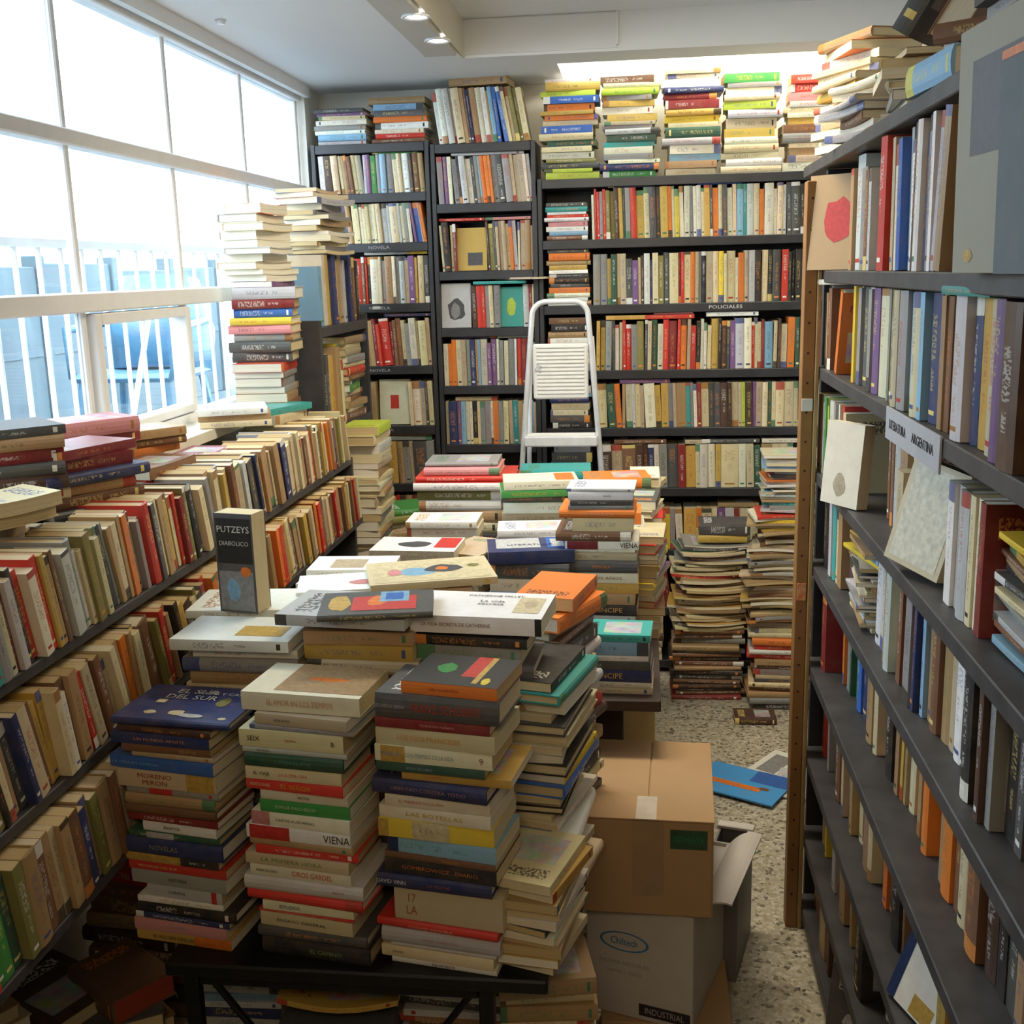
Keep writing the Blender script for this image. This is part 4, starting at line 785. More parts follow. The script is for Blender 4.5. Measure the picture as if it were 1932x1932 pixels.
top_book('glossy magazine with a red and yellow picture and blue square', -.51, 2.01, 1.123, 10, .215, .15, .012, 'H', kind='hardback', page=(.3, .36, .4), extra=[('o', 'U', .72, .95, .12, .85), ('c', 'R', .15, .72, .15, .75), ('o', 'O', .4, .6, .3, .8), ('c', 'A', .22, .48, .5, .95), ('c', 'S', .27, .43, .58, .88)])
top_book('large white book with black title and a brown drawing', -.310, 2.065, 1.082, -5, .255, .165, .034, 'W', page=(.80, .74, .56), ink=(.5, .35, .2), extra=[('s', 'K', .95, 1.0), ('c', 'C', .05, .25, .2, .8), ('o', 'B', .08, .20, .35, .72)],
         txt=[('C', 'CATHERINE MILLET', .55, .82, .013, (.05, .04, .04)), ('C', 'La vida\nsecreta', .55, .55, .018, (.08, .07, .07)), ('s', 'LA VIDA SECRETA DE CATHERINE', .35, .010, (.25, .12, .06), .15)])
stack('pile under the yellow illustrated book', -.47, 2.34, .52, 1.085, 'TWCBGNCIYKRCTWGBNZOCT', GM, yaw=10, jit=.006, yj=4)
top_book('yellow book with a blue and brown illustrated cover', -.475, 2.36, 1.088, 17, .275, .19, .016, 'C', page=(.78, .70, .42), ink=(.6, .4, .1), extra=[('c', 'C', .04, .96, .05, .95), ('o', 'A', .42, .78, .25, .65), ('o', 'H', .22, .56, .34, .72), ('o', 'O', .34, .46, .45, .62), ('o', 'J', .72, .86, .30, .62), ('o', 'V', .08, .2, .5, .66)])
stack('pile of white books behind the standing book', -.69, 2.44, .52, 1.065, 'WICWCBGNCIYKRCTWGBNZOC', GM, yaw=0, jit=.006, yj=4)
top_book('small white book with a framed picture on its cover', -.685, 2.50, 1.066, 3, .20, .13, .016, 'W', page=(.8, .76, .66), extra=[('c', 'B', .35, .75, .15, .75)])
top_book('white book with a reddish sketch beside the standing book', -.665, 2.33, 1.066, 14, .20, .14, .018, 'W', page=(.85, .82, .74), extra=[('o', 'J', .1, .45, .25, .6)])
stack('narrow pile at the right edge of near table', -.205, 2.32, .52, 1.05, 'OGNHWCTLIRDCTGKCBHTNI', GM, yaw=70, L=(.20, .225), jit=.010, yj=5)
top_book('bright orange-red paperback at the right edge of near table', -.19, 2.33, 1.053, 78, .20, .13, .028, 'O', page=(.75, .5, .25))
stack('leaning pile of page edges on near table right side', -.205, 2.07, .52, 1.00, 'KQICHCIGKYSICKCIGWKCIKCC', GM, yaw=80, L=(.20, .24), W=(.13, .15), jit=.014, yj=7, fore=.3)
stack('low pile of yellowed papers at the front right table corner', -.195, 1.86, .5205, .70, 'CUTCWKICTUC', GM, yaw=78, L=(.18, .20), W=(.11, .13), kind='magazine', jit=.010, yj=8)
sb = book((-.860, 2.175, 1.0785), Vector((math.sin(DG(-12)), -math.cos(DG(-12)), 0)) , Vector((math.cos(DG(-12)), math.sin(DG(-12)), 0)), (0, 0, 1), .208, .088, .052, 'H', kind='paperback',
          where=('x', 'thick black and grey paperback standing upright on the near table'), group='books lying on top of the table piles', page=(.66, .56, .34), ink=(.6, .6, .55), extra=[('c', 'K', .50, .95, .04, .96), ('c', 'G', .02, .42, .05, .95), ('o', 'A', .1, .36, .2, .6), ('o', 'O', .36, .48, .6, .92)],
          txt=[('C', 'PUTZEYS', .5, .84, .019, (.7, .7, .65)), ('C', 'DIABOLICO', .5, .70, .013, (.6, .6, .55))])
# between the tables
G2 = 'books in the piles on the wooden table'
pile('low pile with lettered spine between the two tables', -.085, 2.60, .725, -3, [('C', .016, .21, 0), ('I', .014, .20, 0), ('Z', .030, .205, .0, None, tx('EL PRINCIPE', .4, .019, (.72, .42, .12), .13)), ('H', .022, .20, .0, None, tx('SOMBRA', .3, .011, (.4, .5, .6))), ('W', .014, .19, 0), ('A', .034, .20, -.005), ('Q', .018, .18, .01)], G2, W=.12)
pile('low shelf pile under the lettered spines', -.055, 2.60, .725, -2, [('I', .016, .20, .0), ('K', .026, .205, 0, None, tx('EL PADRINO', .4, .017, (.7, .42, .12), .12)), ('H', .022, .20, .0, None, tx('SOMBRA', .4, .011, (.4, .5, .6)))], G2, W=.06) if False else None
E1 = [('H', .026, .20, 0), ('C', .030, .20, 0), ('N', .026, .205, 0), ('L', .028, .20, 0), ('K', .030, .21, 0, None, tx('EL PRINCIPE', .55, .018, (.72, .45, .15), .14)), ('T', .03, .20, .0), ('U', .028, .20, .01), ('I', .028, .215, .0, None, tx('NUESTROS AÑOS', .5, .010, (.3, .15, .08), .13)), ('H', .034, .215, .0, H_, tx('MEMORIA', .55, .011, (.7, .25, .05)) + tx('TUS', .12, .01, (.7, .7, .65))), ('B', .020, .21, .0), ('I', .008, .20, .0), ('W', .022, .195, .012, None, tx('VIENA', .87, .020, (.03, .03, .03), .05), [('s', 'M', .03, .45)]), ('N', .026, .20, -.01, H_), ('C', .036, .16, .015), ('O', .022, .20, .0, H_, tx('TODO SOBRE RUEDAS', .5, .009, (.85, .5, .3), .09)), ('G', .010, .17, .01), ('H', .014, .16, .01), ('W', .022, .17, .01, None, tx('VUELTA', .6, .006)), ('L', .008, .18, .01, None)]
ze = pile('tall pile topped by pale books on the wooden table', -.125, 2.88, .725, -1, E1, G2)
stack('pile with blue title cover on the wooden table', -.305, 2.93, .725, .985, 'HCAKHBNC', G2, yaw=-1, L=(.20, .22), jit=.005, yj=3)
top_book('dark blue paperback with white and lilac title cover', -.31, 2.93, .988, 9, .23, .155, .034, 'Z', page=(.72, .72, .70), ink=(.7, .7, .8), extra=[('c', 'L', .38, .9, .25, .95), ('c', 'S', .05, .3, .2, .95), ('c', 'L', .1, .25, .3, .85)], txt=[('C', 'LITERATURA', .5, .45, .022, (.05, .05, .12))], group='books lying on top of the table piles')
stack('pile under the thick two-tone book', -.615, 2.93, .725, .965, 'AHCNTBG', G2, yaw=-2, L=(.20, .22), jit=.006, yj=3)
top_book('very thick cream book with grey and red cover', -.62, 2.93, .967, -2, .235, .16, .055, 'W', page=(.72, .64, .46), extra=[('o', 'H', .3, .75, .25, .7), ('c', 'R', .02, .28, .25, .95), ('s', 'B', .0, 1.)], group='books lying on top of the table piles')
stack('brownish pile of page edges beside the thick book', -.475, 3.00, .725, 1.00, 'BTCTBNCTTB', G2, yaw=70, fore=.6, L=(.17, .19), W=(.11, .13), jit=.006)
stack('pale pile in the middle of the wooden table', -.60, 3.24, .725, 1.03, 'WICKCBHWCT', G2, yaw=0, L=(.20, .22), jit=.006, yj=3)
stack('second pale pile in the middle of the wooden table', -.335, 3.28, .725, .995, 'WLCHWCTNB', G2, yaw=3, L=(.21, .23), jit=.006, yj=4)
top_book('ivory book with green lower cover on the wooden table', -.325, 3.42, 1.07, 9, .25, .16, .020, 'E', page=(.8, .74, .55), group='books lying on top of the table piles')
top_book('ivory book lying over the green one on wooden table', -.325, 3.42, 1.092, 9, .23, .15, .026, 'I', extra=[('c', 'O', .05, .3, .1, .9)], group='books lying on top of the table piles')
stack('pile under the ivory and green books', -.34, 3.45, .725, 1.066, 'HWCKTBNCGRTN', G2, yaw=3, L=(.21, .23), jit=.006, yj=4)
stack('pile under the large red art books', -.60, 3.62, .725, 1.055, 'VWTCKNBGTH', G2, yaw=0, L=(.25, .27), W=(.17, .18), jit=.005, yj=2, hard=1)
top_book('large white and red art book, lower of the red pair', -.585, 3.62, 1.056, 0, .33, .22, .026, 'W', kind='hardback', page=(.85, .75, .72), extra=[('c', 'R', 0, 1, 0, 1)], group='large art books on the wooden table')
top_book('large red art book, upper of the red pair', -.585, 3.63, 1.084, 1, .32, .21, .016, 'R', kind='hardback', page=(.9, .7, .6), group='large art books on the wooden table')
top_book('peach art book lying on the large red art book', -.595, 3.63, 1.102, 1, .25, .18, .024, 'J', kind='hardback', page=(.85, .6, .4), group='large art books on the wooden table')
top_book('grey covered art book topmost on the red pile', -.60, 3.65, 1.128, 2, .24, .17, .012, 'G', kind='hardback', page=(.7, .6, .3), group='large art books on the wooden table')
stack('pile behind the tall pile on the wooden table', -.105, 3.22, .725, 1.06, 'OWIHBRTCKNCT', G2, yaw=-2, L=(.18, .20), jit=.008, yj=4)
stack('rear pile topped by an orange book on wooden table', -.10, 3.62, .725, 1.09, 'OQGICBRTCKNCTOB', G2, yaw=4, L=(.19, .21), jit=.008, yj=5)
stack('rear pile topped by a teal book on wooden table', -.30, 3.80, .725, 1.085, 'QCIWKOTBCNRGT', G2, yaw=2, L=(.21, .23), jit=.006, yj=4)
stack('edge pile of page blocks on wooden table, near one', .000, 3.12, .725, 1.02, 'CRGCTIPYCBRNCIT', G2, yaw=84, L=(.18, .20), W=(.09, .11), jit=.008, yj=7, fore=.4)
stack('edge pile of page blocks on wooden table, far one', -.005, 3.42, .725, 1.06, 'HCRTICBOYCTGNCI', G2, yaw=84, L=(.18, .20), W=(.09, .11), jit=.008, yj=7, fore=.4)
stack('edge pile of page blocks on wooden table, farthest one', .00, 3.72, .725, 1.08, 'ICGCTIORYCBRNCIT', G2, yaw=84, L=(.18, .20), W=(.09, .11), jit=.008, yj=7, fore=.4)
stack('low yellow pile below the tall pile in front of the dark panel', -.12, 2.62, .0, .64, 'YUCTGBNKTNCBTHNKD', 'books on the floor between the tables', yaw=-3, L=(.19, .21), jit=.008, yj=4) if False else None

# ================================================================== stepladder
ld = tag(empty('stepladder', (-.318, 4.28, 0)), 'aluminium folding stepladder with a ribbed top platform', 'stepladder')
def lad(x0, x1, y0, y1, ztop, rr):
    pts = [(x0, y0, 0)]
    n = 10; r = .055; xt0, xt1 = -.107, .107
    pts += [(xt0 - .0, y1, ztop - r)]
    pts += [(xt0 + r - r * math.cos(a), y1, ztop - r + r * math.sin(a)) for a in [PI / 2 * k / n for k in range(1, n + 1)]]
    pts += [(xt1 - r + r * math.sin(a), y1, ztop - r + r * math.cos(a)) for a in [PI / 2 * k / n for k in range(0, n)]]
    pts += [(xt1, y1, ztop - r), (x1, y0, 0)]
    return MB().tube(pts, rr, 12)
lad(-.235, .235, -.12, .0, 1.635, .0105).build('front_frame', M_ALU, ld, smooth=True)
for sx in (-1, 1):
    MB().tube([(sx * .118, .03, 1.50), (sx * .19, .30, 0)], .009, 10).build('rear_leg', M_ALU, ld, smooth=True)
    MB().bev(sx * .235 - .016, sx * .235 + .016, -.138, -.104, 0, .03, .004).build('rubber_foot', M_METAL, ld)
plat = MB().bev(-.104, .106, -.030, -.012, 1.268, 1.478, .006).build('platform', M_ALUP, ld)
for k in range(13): MB().bev(-.090, .092, -.0345, -.030, 1.288 + k * .0145, 1.295 + k * .0145, .0015).build('rib', M_ALUP, plat)
text('lettering', 'Sil', .035, Matrix.Translation((-.082, -.0350, 1.385)) @ Matrix.Rotation(PI / 2, 4, 'X') @ Matrix.Rotation(1.2, 4, 'Z'), M_GREYP, plat)
for z, d in ((1.118, .0), (.80, .03), (.48, .06), (.17, .09)):
    st = MB().bev(-.140 - d, .140 + d, -.075 - d * .6, .035, z - .028, z + .012, .005).build('step', M_ALU, ld)
    for k in range(4): MB().bev(-.13 - d, .13 + d, -.065 - d * .6 + k * .02, -.057 - d * .6 + k * .02, z + .012, z + .015, .001).build('tread_rib', M_ALUP, st)

# ================================================================== cardboard boxes
bx = tag(empty('cardboard_box', (.018, 2.44, .350), math.radians(-2)), 'brown cardboard box closed with tape on top of the white box', 'box')
MB().bev(-.148, .138, -.205, .205, 0, .228, .004).build('box_body', M_CARD, bx)
MB().bev(-.150, -.006, -.207, .207, .2285, .2325, .001).build('flap', M_CARD, bx); MB().bev(-.003, .140, -.207, .207, .2285, .2325, .001).build('flap', M_CARD, bx)
MB().bev(-.030, .015, -.208, -.10, .2328, .2334, .0002).build('tape', M_TAPE, bx); MB().bev(-.035, .03, -.2072, -.2055, .05, .228, .0002).build('tape', mat('dull_tape', (.38, .24, .13), .3, 0, .1, 20), bx)
MB().bev(.045, .125, -.2065, -.2052, .165, .210, .0002).build('green_label', M_GREEN, bx)
text('lettering', 'TOMATE', .02, Matrix.Translation((.085, -.2068, .187)) @ Matrix.Rotation(PI / 2, 4, 'X'), mat('faint_green_ink', (.02, .2, .12), .6), bx, fit=.06)
bw = tag(empty('cardboard_box', (.050, 2.44, .062), math.radians(-17)), 'worn white cardboard box with a blue oval logo under the brown box', 'box')
MB().bev(-.135, .115, -.18, -.174, 0, .285, .001).build('front_wall', M_CARDW, bw); MB().bev(-.135, .115, .17, .176, 0, .285, .001).build('rear_wall', M_CARDW, bw)
MB().bev(.109, .115, -.173, .169, 0, .285, .001).build('side_wall', M_CARDW, bw); MB().bev(-.135, -.129, -.173, .169, 0, .285, .001).build('side_wall', M_CARDW, bw)
MB().bev(-.128, .108, -.173, .169, 0, .006, .001).build('bottom', M_CARDW, bw); MB().bev(-.128, .108, -.173, .169, .27, .276, .001).build('inner_flap', M_CARDW, bw)
fl = MB(); n = 8
for k in range(n + 1):
    a = k / n; x = .116 + .055 * a + .02 * a * a; z = .285 + .03 * math.sin(a * 2.2) - .0 * a
    for y in (-.17, .165):
        for d in (0, .004): fl.v.append((x, y + .03 * a, z + d))
fl.f = [(4 * k + a, 4 * k + b_, 4 * k + 4 + b_, 4 * k + 4 + a) for k in range(n) for a, b_ in ((0, 1), (1, 3), (3, 2), (2, 0))] + [(0, 2, 3, 1), (4 * n, 4 * n + 1, 4 * n + 3, 4 * n + 2)]
fl.build('side_flap', M_CARDW, bw)
MF = Matrix.Translation((-.045, -.1812, .17)) @ Matrix.Rotation(PI / 2, 4, 'X')
ov = MB(); n = 40
for k in range(n):
    a = 2 * PI * k / n
    for r in (1.0, .90): ov.v += [(-.045 + .058 * r * math.cos(a), -.1812, .19 + .024 * r * math.sin(a)), (-.045 + .058 * r * math.cos(a), -.1800, .19 + .024 * r * math.sin(a))]
ov.f = [tuple((4 * k + q) % (4 * n) for q in (a, b_)) + tuple((4 * (k + 1) + q) % (4 * n) for q in (b_, a)) for k in range(n) for a, b_ in ((0, 1), (1, 3), (3, 2), (2, 0))]
ov.build('oval_logo', M_BLUEINK, bw)
for s, z, sz, ft, m_ in (('Chiltech', .19, .026, .092, M_BLUEINK), ('RESPIRADORES', .135, .013, .13, M_GREYP), ('PARTES Y PIEZAS', .112, .009, .10, M_GREYP)):
    text('lettering', s, sz, Matrix.Translation((-.045, -.1812, z)) @ Matrix.Rotation(PI / 2, 4, 'X'), m_, bw, fit=ft)
MB().bev(-.01, .11, -.1815, -.1803, .012, .042, .0002).build('printed_bar', M_DARKINK, bw)
text('lettering', 'INDUSTRIAL', .022, Matrix.Translation((.05, -.1822, .027)) @ Matrix.Rotation(PI / 2, 4, 'X'), M_GREYP, bw, fit=.10)
tag(MB().bev(-.10, .20, 2.26, 2.62, 0, .060, .003).build('flattened_box', M_CARD), 'flattened brown box lying under the white box on the floor', 'cardboard')
bz = tag(empty('storage_crate', (.205, 2.63, .0), math.radians(-14)), 'small dark grey crate with a pale rim behind the white box', 'crate')
MGP = mat('grey_plastic', (.16, .16, .17), .5)
for a in ((-.035, .05, -.11, -.104), (-.035, .05, .12, .126)): MB().bev(*a, 0, .30, .001).build('end_wall', MGP, bz)
for a in ((-.035, -.029, -.103, .119), (.044, .05, -.103, .119)): MB().bev(*a, 0, .30, .001).build('side_wall', MGP, bz)
MB().bev(-.04, .055, .10, .13, .301, .311, .002).build('rim', M_CARDW, bz); MB().bev(.040, .058, -.115, .099, .301, .307, .002).build('rim', M_CARDW, bz)
bo = tag(empty('cardboard_box', (-.20, 2.30, 0), math.radians(4)), 'brown cardboard box on the floor beside the white box', 'box')
MB().bev(.0, .06, -.16, .07, 0, .30, .004).build('box_body', M_CARD, bo); MB().bev(.0, .06, -.16, .07, .3005, .305, .001).build('flap', M_CARD, bo)
stack('worn yellowed pile on the brown floor box', -.150, 2.10, .521, .5215, 'C', GM) if False else None

# ================================================================== floor stacks and strays
GF = 'piles standing on the terrazzo floor'
stack('left floor pile by the wide bookcase, lower hardbacks', .255, 4.50, .0, .30, 'NNGTHNKNTKHNDKNM', GF, yaw=2, L=(.25, .28), W=(.17, .20), hard=.8, jit=.014, yj=5)
stack('left floor pile by the wide bookcase, sagging magazines', .265, 4.49, .302, .66, 'GHFCTNGFCBTCRTCUCBCNTUCICUTCBCTBUGCT', GF, yaw=4, L=(.24, .30), W=(.16, .21), kind='magazine', jit=.028, yj=9, sag=-.009, fore=.5)
stack('left floor pile by the wide bookcase, top books', .32, 4.49, .662, .74, 'HU', GF, yaw=0, L=(.17, .2), jit=.01, hard=1)
stack('right floor pile by the pine post, lower part', .555, 4.40, .0, .36, 'BCCORWRTNGBHCNTGK', GF, yaw=-2, L=(.22, .26), W=(.17, .19), jit=.014, yj=5)
stack('right floor pile by the pine post, curled papers', .55, 4.38, .362, .80, 'RIYTCUTNUTNCBNTCGKCTLCNTGOCTTNUCTBKCTGN', GF, yaw=-5, L=(.25, .32), W=(.17, .22), kind='magazine', jit=.030, yj=10, sag=.009, fore=.5, lean=(.03, -.0))
stack('right floor pile by the pine post, pale top', .60, 4.38, .815, 1.04, 'CIILAWLKLORWGKALNTQGL', GF, yaw=-4, L=(.24, .28), W=(.19, .20), kind='magazine', jit=.018, yj=8, fore=.5)
lie(.43, 4.19, .0006, .02, .16, .10, .028, 'D', kind='hardback', where=('x', 'dark brown hardback lying flat before the floor piles'), group=GF)
lie(.335, 3.60, .012, math.radians(-28), .30, .22, .006, ('blue', (.04, .27, .62)), kind='magazine', tilt=0, where=('x', 'blue magazine with an orange figure lying on the floor'), group='papers lying on the floor', page=(.1, .05, .03),
    extra=[('c', 'S', .0, .45, .6, 1.), ('c', 'O', .25, .85, .30, .44), ('o', 'N', .15, .3, .38, .5)])
lie(.33, 3.60, .0006, math.radians(-35), .25, .18, .010, 'D', kind='magazine', where=('x', 'dark booklet under the blue magazine on the floor'), group='papers lying on the floor')
lie(.465, 3.78, .0006, math.radians(55), .22, .12, .004, 'W', kind='magazine', where=('x', 'white leaflet with a grey photo on the floor'), group='papers lying on the floor', extra=[('c', 'G', .15, .85, .2, .8)])
lie(.505, 3.62, .0056, math.radians(70), .22, .13, .004, 'L', kind='magazine', where=('x', 'pale leaflet by the pine post on the floor'), group='papers lying on the floor')
stack('red topped pile on floor below the window bookcase', -1.20, 2.36, 0, .40, 'RNNTDNHNKD', 'books on the floor under the window', yaw=-6, L=(.22, .25), W=(.17, .19), kind='hardback', jit=.02, yj=8)
stack('dark pile on floor with a red-edged book', -1.02, 2.12, 0, .11, 'MNH', 'books on the floor under the window', yaw=-30, L=(.20, .22), kind='hardback', jit=.01, yj=6) if False else None
lie(-1.19, 2.13, .13 + .0006, DG(-60), .24, .17, .035, 'H', kind='hardback', where=('x', 'charcoal book lying lowest before the red pile on the floor'), group='books on the floor under the window')
lie(-1.18, 2.13, .1665, DG(-35), .20, .15, .060, 'N', kind='hardback', where=('x', 'brown book with red edge lying over the charcoal one, floor'), group='books on the floor under the window', page=(.38, .06, .03))
stack('low pile under the red-edged book on the floor', -1.19, 2.13, 0, .128, 'NKHD', 'books on the floor under the window', yaw=-40, L=(.21, .23), hard=.8)
stack('dark pile in the near left corner under the shelves', -1.33, 2.10, 0, .20, 'DKTNKHD', 'books on the floor under the window', yaw=-25, L=(.22, .25), W=(.16, .18), hard=.6, jit=.015, yj=8)
stack('brown pile at the very corner under the shelves', -1.38, 1.86, 0, .33, 'TBNTDKNTDNKD', 'books on the floor under the window', yaw=-30, L=(.20, .22), hard=.6, jit=.01, yj=5)
# things under the near table
GU = 'things stored under the near table'
stack('pale blue and white pile under the near table', -.86, 2.10, 0, .33, 'AWLAWZLSZLAWZS', GU, yaw=4, L=(.17, .20), W=(.14, .16), jit=.01, yj=5)
lie(-.60, 1.95, .36, .05, .24, .17, .012, 'U', kind='magazine', sag=-.02, where=('x', 'bent tan folder under the near table'), group=GU)
stack('stack under the bent folder below the near table', -.60, 2.08, .0, .335, 'GTHGWKHGTKH', GU, yaw=0, L=(.22, .25), jit=.008)
stack('pale magazines under the near table', -.37, 2.05, .0, .41, 'LWLGLWHLTNLGKLWGTLNKLW', GU, yaw=-2, L=(.24, .27), W=(.17, .19), kind='magazine', jit=.02, yj=5)
cs = tag(empty('ribbed_case', (-.60, 1.90, 0)), 'dark grey ribbed plastic case on the floor under the near table', 'case')
MB().bev(-.13, .10, -.06, .07, 0, .29, .006).build('case_body', mat('grey_ribbed_plastic', (.09, .09, .10), .5), cs)
for k in range(14): MB().bev(-.122 + k * .016, -.114 + k * .016, -.0635, -.060, .02, .27, .001).build('rib', mat('grey_ribbed_plastic', (.09, .09, .10), .5), cs)
for k in range(14): MB().bev(-.122 + k * .016, -.114 + k * .016, -.05, .06, .290, .293, .001).build('rib', mat('grey_ribbed_plastic', (.09, .09, .10), .5), cs)
lie(-.165, 1.80, .0006, .3, .2, .14, .02, 'J', where=('x', 'red booklet on the floor at foot of the near table'), group=GU)
stack('yellowed pile standing on the floor right of near table leg', -.20, 1.98, .0, .40, 'TCTCBCITCUCTC', GU, yaw=10, L=(.17, .19), W=(.12, .13), jit=.01, yj=7)

# ================================================================== build the books
from mathutils.bvhtree import BVHTree
def visible_px():
    """pixels of each book that the camera can see, by rays against simple boxes and the furniture"""
    V, F, own = [], [], []
    for o in COL.objects:
        if o.type != 'MESH' or any(m == M_GLASS for m in o.data.materials) or len(o.data.polygons) > 400: continue
        M = o.matrix_world; k = len(V); V += [M @ v.co for v in o.data.vertices]; F += [tuple(i + k for i in p_.vertices) for p_ in o.data.polygons]
    own = [-1] * len(F)
    for n, b in enumerate(BOOKS):
        M = basis(b); k = len(V); V += [M @ Vector((x, y, z)) for x in (0, b['T']) for y in (0, b['W']) for z in (0, b['L'])]
        F += [tuple(k + i for i in f) for f in ((0, 1, 3, 2), (4, 6, 7, 5), (0, 4, 5, 1), (2, 3, 7, 6), (0, 2, 6, 4), (1, 5, 7, 3))]; own += [n] * 6
    T = BVHTree.FromPolygons(V, F)
    for n, b in enumerate(BOOKS):
        M = basis(b); d_ = (b['T'], b['W'], b['L']); tot = 0.0
        for ax in range(3):
            o1, o2 = [a for a in range(3) if a != ax]
            for sd in (0, 1):
                nrm = (M.col[ax].to_3d()) * (1 if sd else -1); c = [0, 0, 0]; c[ax] = d_[ax] * sd
                c[o1] = d_[o1] / 2; c[o2] = d_[o2] / 2; P = M @ Vector(c)
                to = EYE - P; f = nrm.dot(to.normalized())
                if f <= 0: continue
                hit = 0; N1, N2 = (2 if d_[o1] < .06 else 4), (2 if d_[o2] < .06 else 4)
                for i in range(N1):
                    for j in range(N2):
                        c[o1] = d_[o1] * (i + .5) / N1; c[o2] = d_[o2] * (j + .5) / N2; P = M @ Vector(c)
                        x, y, dd = project(P)
                        if dd < .1 or not (0 <= x <= 1932 and 0 <= y <= 1932): continue
                        h = T.ray_cast(EYE, (P - EYE).normalized(), 30)
                        if h[2] is not None and own[h[2]] == n: hit += 1
                tot += f * d_[o1] * d_[o2] * (FPX / to.length) ** 2 * hit / (N1 * N2)
        b['px'] = tot
visible_px()
CAP = 300
by = {}
for b in BOOKS: by.setdefault(b['kind'], []).append(b)
SINGLE, REST = [], {}
for kd, lst in by.items():
    lst.sort(key=lambda b: -b['px'])
    k = min(CAP, sum(1 for b in lst if b['px'] > 12)); SINGLE += lst[:k]; REST[kd] = lst[k:]
NOUN = {'paperback': 'paperback', 'hardback': 'hardback', 'pocket_book': 'pocket paperback', 'magazine': 'magazine'}
def label_of(b):
    w_ = b['where']
    if w_[0] == 'x': return w_[1]
    th = 'thick ' if b['T'] > .032 else ('thin ' if b['T'] < .011 else '')
    n = th + b['cname'] + ' ' + NOUN[b['kind']]
    if w_[0] == 'row': s = '%s, %s from left, %s' % (n, ordinal(w_[1]), w_[2])
    else: s = '%s, %s from top, %s' % (n, ordinal(w_[1]) if w_[1] > 1 else 'first', w_[2])
    ws = s.split()
    for drop in ('the', 'of', 'on', 'by', 'and', 'wide'):
        if len(ws) > 16: ws = [w for w in ws if w != drop]
    return ' '.join(ws)
def patch(b, e):
    """printed area on spine or cover, as (vertices, colour)"""
    L, W, T = b['L'], b['W'], b['T']; r = PAL[e[1]] if e[0] in ('s', 'c', 'o') else PAL[e[0]]; o = .0004
    bul = .0045 if b['kind'] == 'hardback' else .001
    if e[0] == 's':
        u0, u1 = e[2], e[3]; prof = [(0.0, 0), (.22, .72), (.5, 1), (.78, .72), (1.0, 0)]; vs = []
        bu = min(bul, T * .3)
        for x, k in prof:
            for u in (u0, u1): vs.append((x * T, -k * bu - o, L * (1 - u)))
        return vs, [(2 * i, 2 * i + 1, 2 * i + 3, 2 * i + 2) for i in range(4)], r[1]
    if e[0] in 'co': u0, u1, v0, v1 = e[2:]
    else: u0, u1, v0, v1 = e[1:]
    x = T + o
    oval = e[0] == 'o'
    cy, cz, hy, hz = (v0 + v1) / 2 * W, (u0 + u1) / 2 * L, (v1 - v0) / 2 * W, (u1 - u0) / 2 * L
    if oval:
        rr = random.Random(b['seed'] + int(u0 * 1000)); n = 14
        vs = [(x, cy + hy * math.cos(2 * PI * k / n) * rr.uniform(.75, 1), cz + hz * math.sin(2 * PI * k / n) * rr.uniform(.75, 1)) for k in range(n)]
        return vs, [tuple(range(n))], r[1]
    return [(x, cy - hy, cz - hz), (x, cy + hy, cz - hz), (x, cy + hy, cz + hz), (x, cy - hy, cz + hz)], [(0, 1, 2, 3)], r[1]
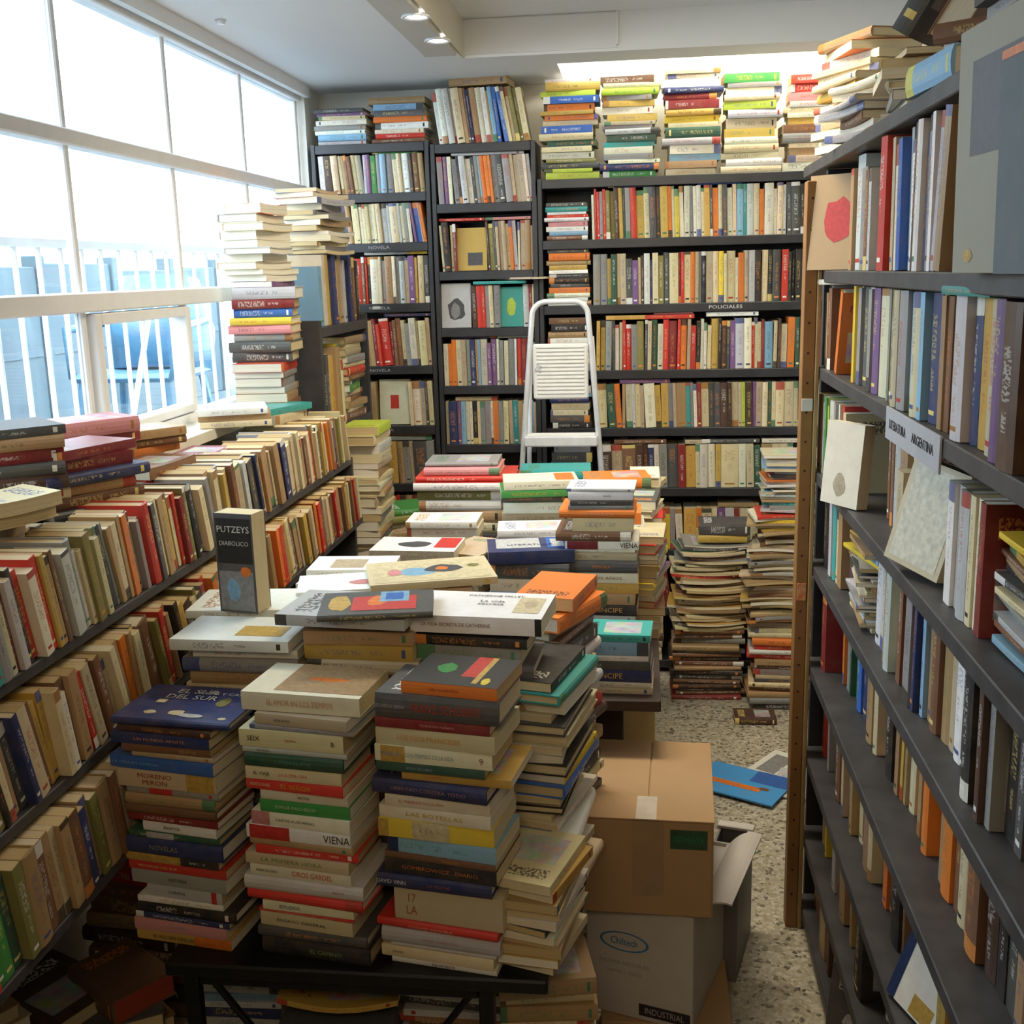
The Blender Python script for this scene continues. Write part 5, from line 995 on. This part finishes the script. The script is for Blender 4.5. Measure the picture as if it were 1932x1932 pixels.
for b in SINGLE:
    vs, fs, uv, pv, pf, pu = book_geo(b)
    me = mesh_of(b['kind'], vs, fs, uv, [b['rgb']] * len(fs), [b['ink']] * len(fs), M_COVER)
    o = bpy.data.objects.new(b['kind'], me); COL.objects.link(o); o.matrix_world = basis(b)
    tag(o, label_of(b), 'magazine' if b['kind'] == 'magazine' else 'book', b['group'])
    pm = mesh_of('page_block', pv, pf, pu, [b['page']] * len(pf), None, M_PAGE)
    po = bpy.data.objects.new('page_block', pm); COL.objects.link(po); po.parent = o
    lay = 0
    for e in b['extra']:
        pvs, pfs, pc = patch(b, e)
        lay += 1; off = .00012 * lay
        pvs = [(v[0] + off, v[1], v[2]) if (e[0] != 's') else (v[0], v[1] - off, v[2]) for v in pvs]
        q = MB().add(pvs, pfs).build('printed_patch', ink_mat(tuple(round(c, 2) for c in pc)), o, fix=False)
    bul = min(.0045 if b['kind'] == 'hardback' else .001, b['T'] * .3)
    for t__ in b['txt']:
        L, W, T = b['L'], b['W'], b['T']
        im = ink_mat(tuple(round(c, 2) for c in t__[-1 if t__[0] in 'cC' else 4]))
        if t__[0] == 's':
            _, s, u, size, _, fit = t__
            M = Matrix(((0, 1, 0, T / 2), (0, 0, -1, -bul - .0009), (-1, 0, 0, L * (1 - u)), (0, 0, 0, 1)))
            text('title_lettering', s, min(size, T * (.95 if '\n' not in s else .44)), M, im, o, ext=.0001, fit=fit and fit * (1 if '\n' not in s else 1.4))
        elif t__[0] == 'c':
            _, s, u, size, _ = t__
            M = Matrix(((0, 0, 1, T + .0016), (1, 0, 0, W / 2), (0, 1, 0, L * u), (0, 0, 0, 1))); text('title_lettering', s, size, M, im, o, ext=.0001)
        else:   # cover lettering for a book lying with the spine to the viewer: lines run along the spine
            _, s, u, v, size, _ = t__
            if abs(b['ex'].z) > .5: M = Matrix(((0, 0, 1, T + .0016), (0, 1, 0, W * v), (-1, 0, 0, L * (1 - u)), (0, 0, 0, 1)))
            else: M = Matrix(((0, 0, 1, T + .0016), (1, 0, 0, W * u), (0, 1, 0, L * v), (0, 0, 0, 1)))
            text('title_lettering', s, size, M, im, o, ext=.0001)
for kd, lst in REST.items():
    if not lst: continue
    V, F, U, CC, II, PV, PF, PU, PC = [], [], [], [], [], [], [], [], []
    for b in lst:
        vs, fs, uv, pv, pf, pu = book_geo(b); M = basis(b)
        k = len(V); V += [tuple(M @ Vector(v)) for v in vs]; F += [tuple(i + k for i in f) for f in fs]; U += uv; CC += [b['rgb']] * len(fs); II += [b['ink']] * len(fs)
        k = len(PV); PV += [tuple(M @ Vector(v)) for v in pv]; PF += [tuple(i + k for i in f) for f in pf]; PU += pu; PC += [b['page']] * len(pf)
    nm = {'paperback': 'paperbacks', 'hardback': 'hardbacks', 'pocket_book': 'pocket_books', 'magazine': 'magazines'}[kd]
    o = bpy.data.objects.new(nm, mesh_of(nm, V, F, U, CC, II, M_COVER)); COL.objects.link(o)
    tag(o, 'the smaller and half hidden ' + NOUN[kd] + 's filling the remaining gaps of shelves and piles', 'books', None, 'stuff')
    po = bpy.data.objects.new('page_blocks', mesh_of('page_blocks', PV, PF, PU, PC, None, M_PAGE)); COL.objects.link(po); po.parent = o
print('BOOKS', len(BOOKS), {k: len(v) for k, v in by.items()}, {k: len(v) for k, v in REST.items()}, 'visible', {k: sum(1 for b in v if b['px'] > 12) for k, v in by.items()})
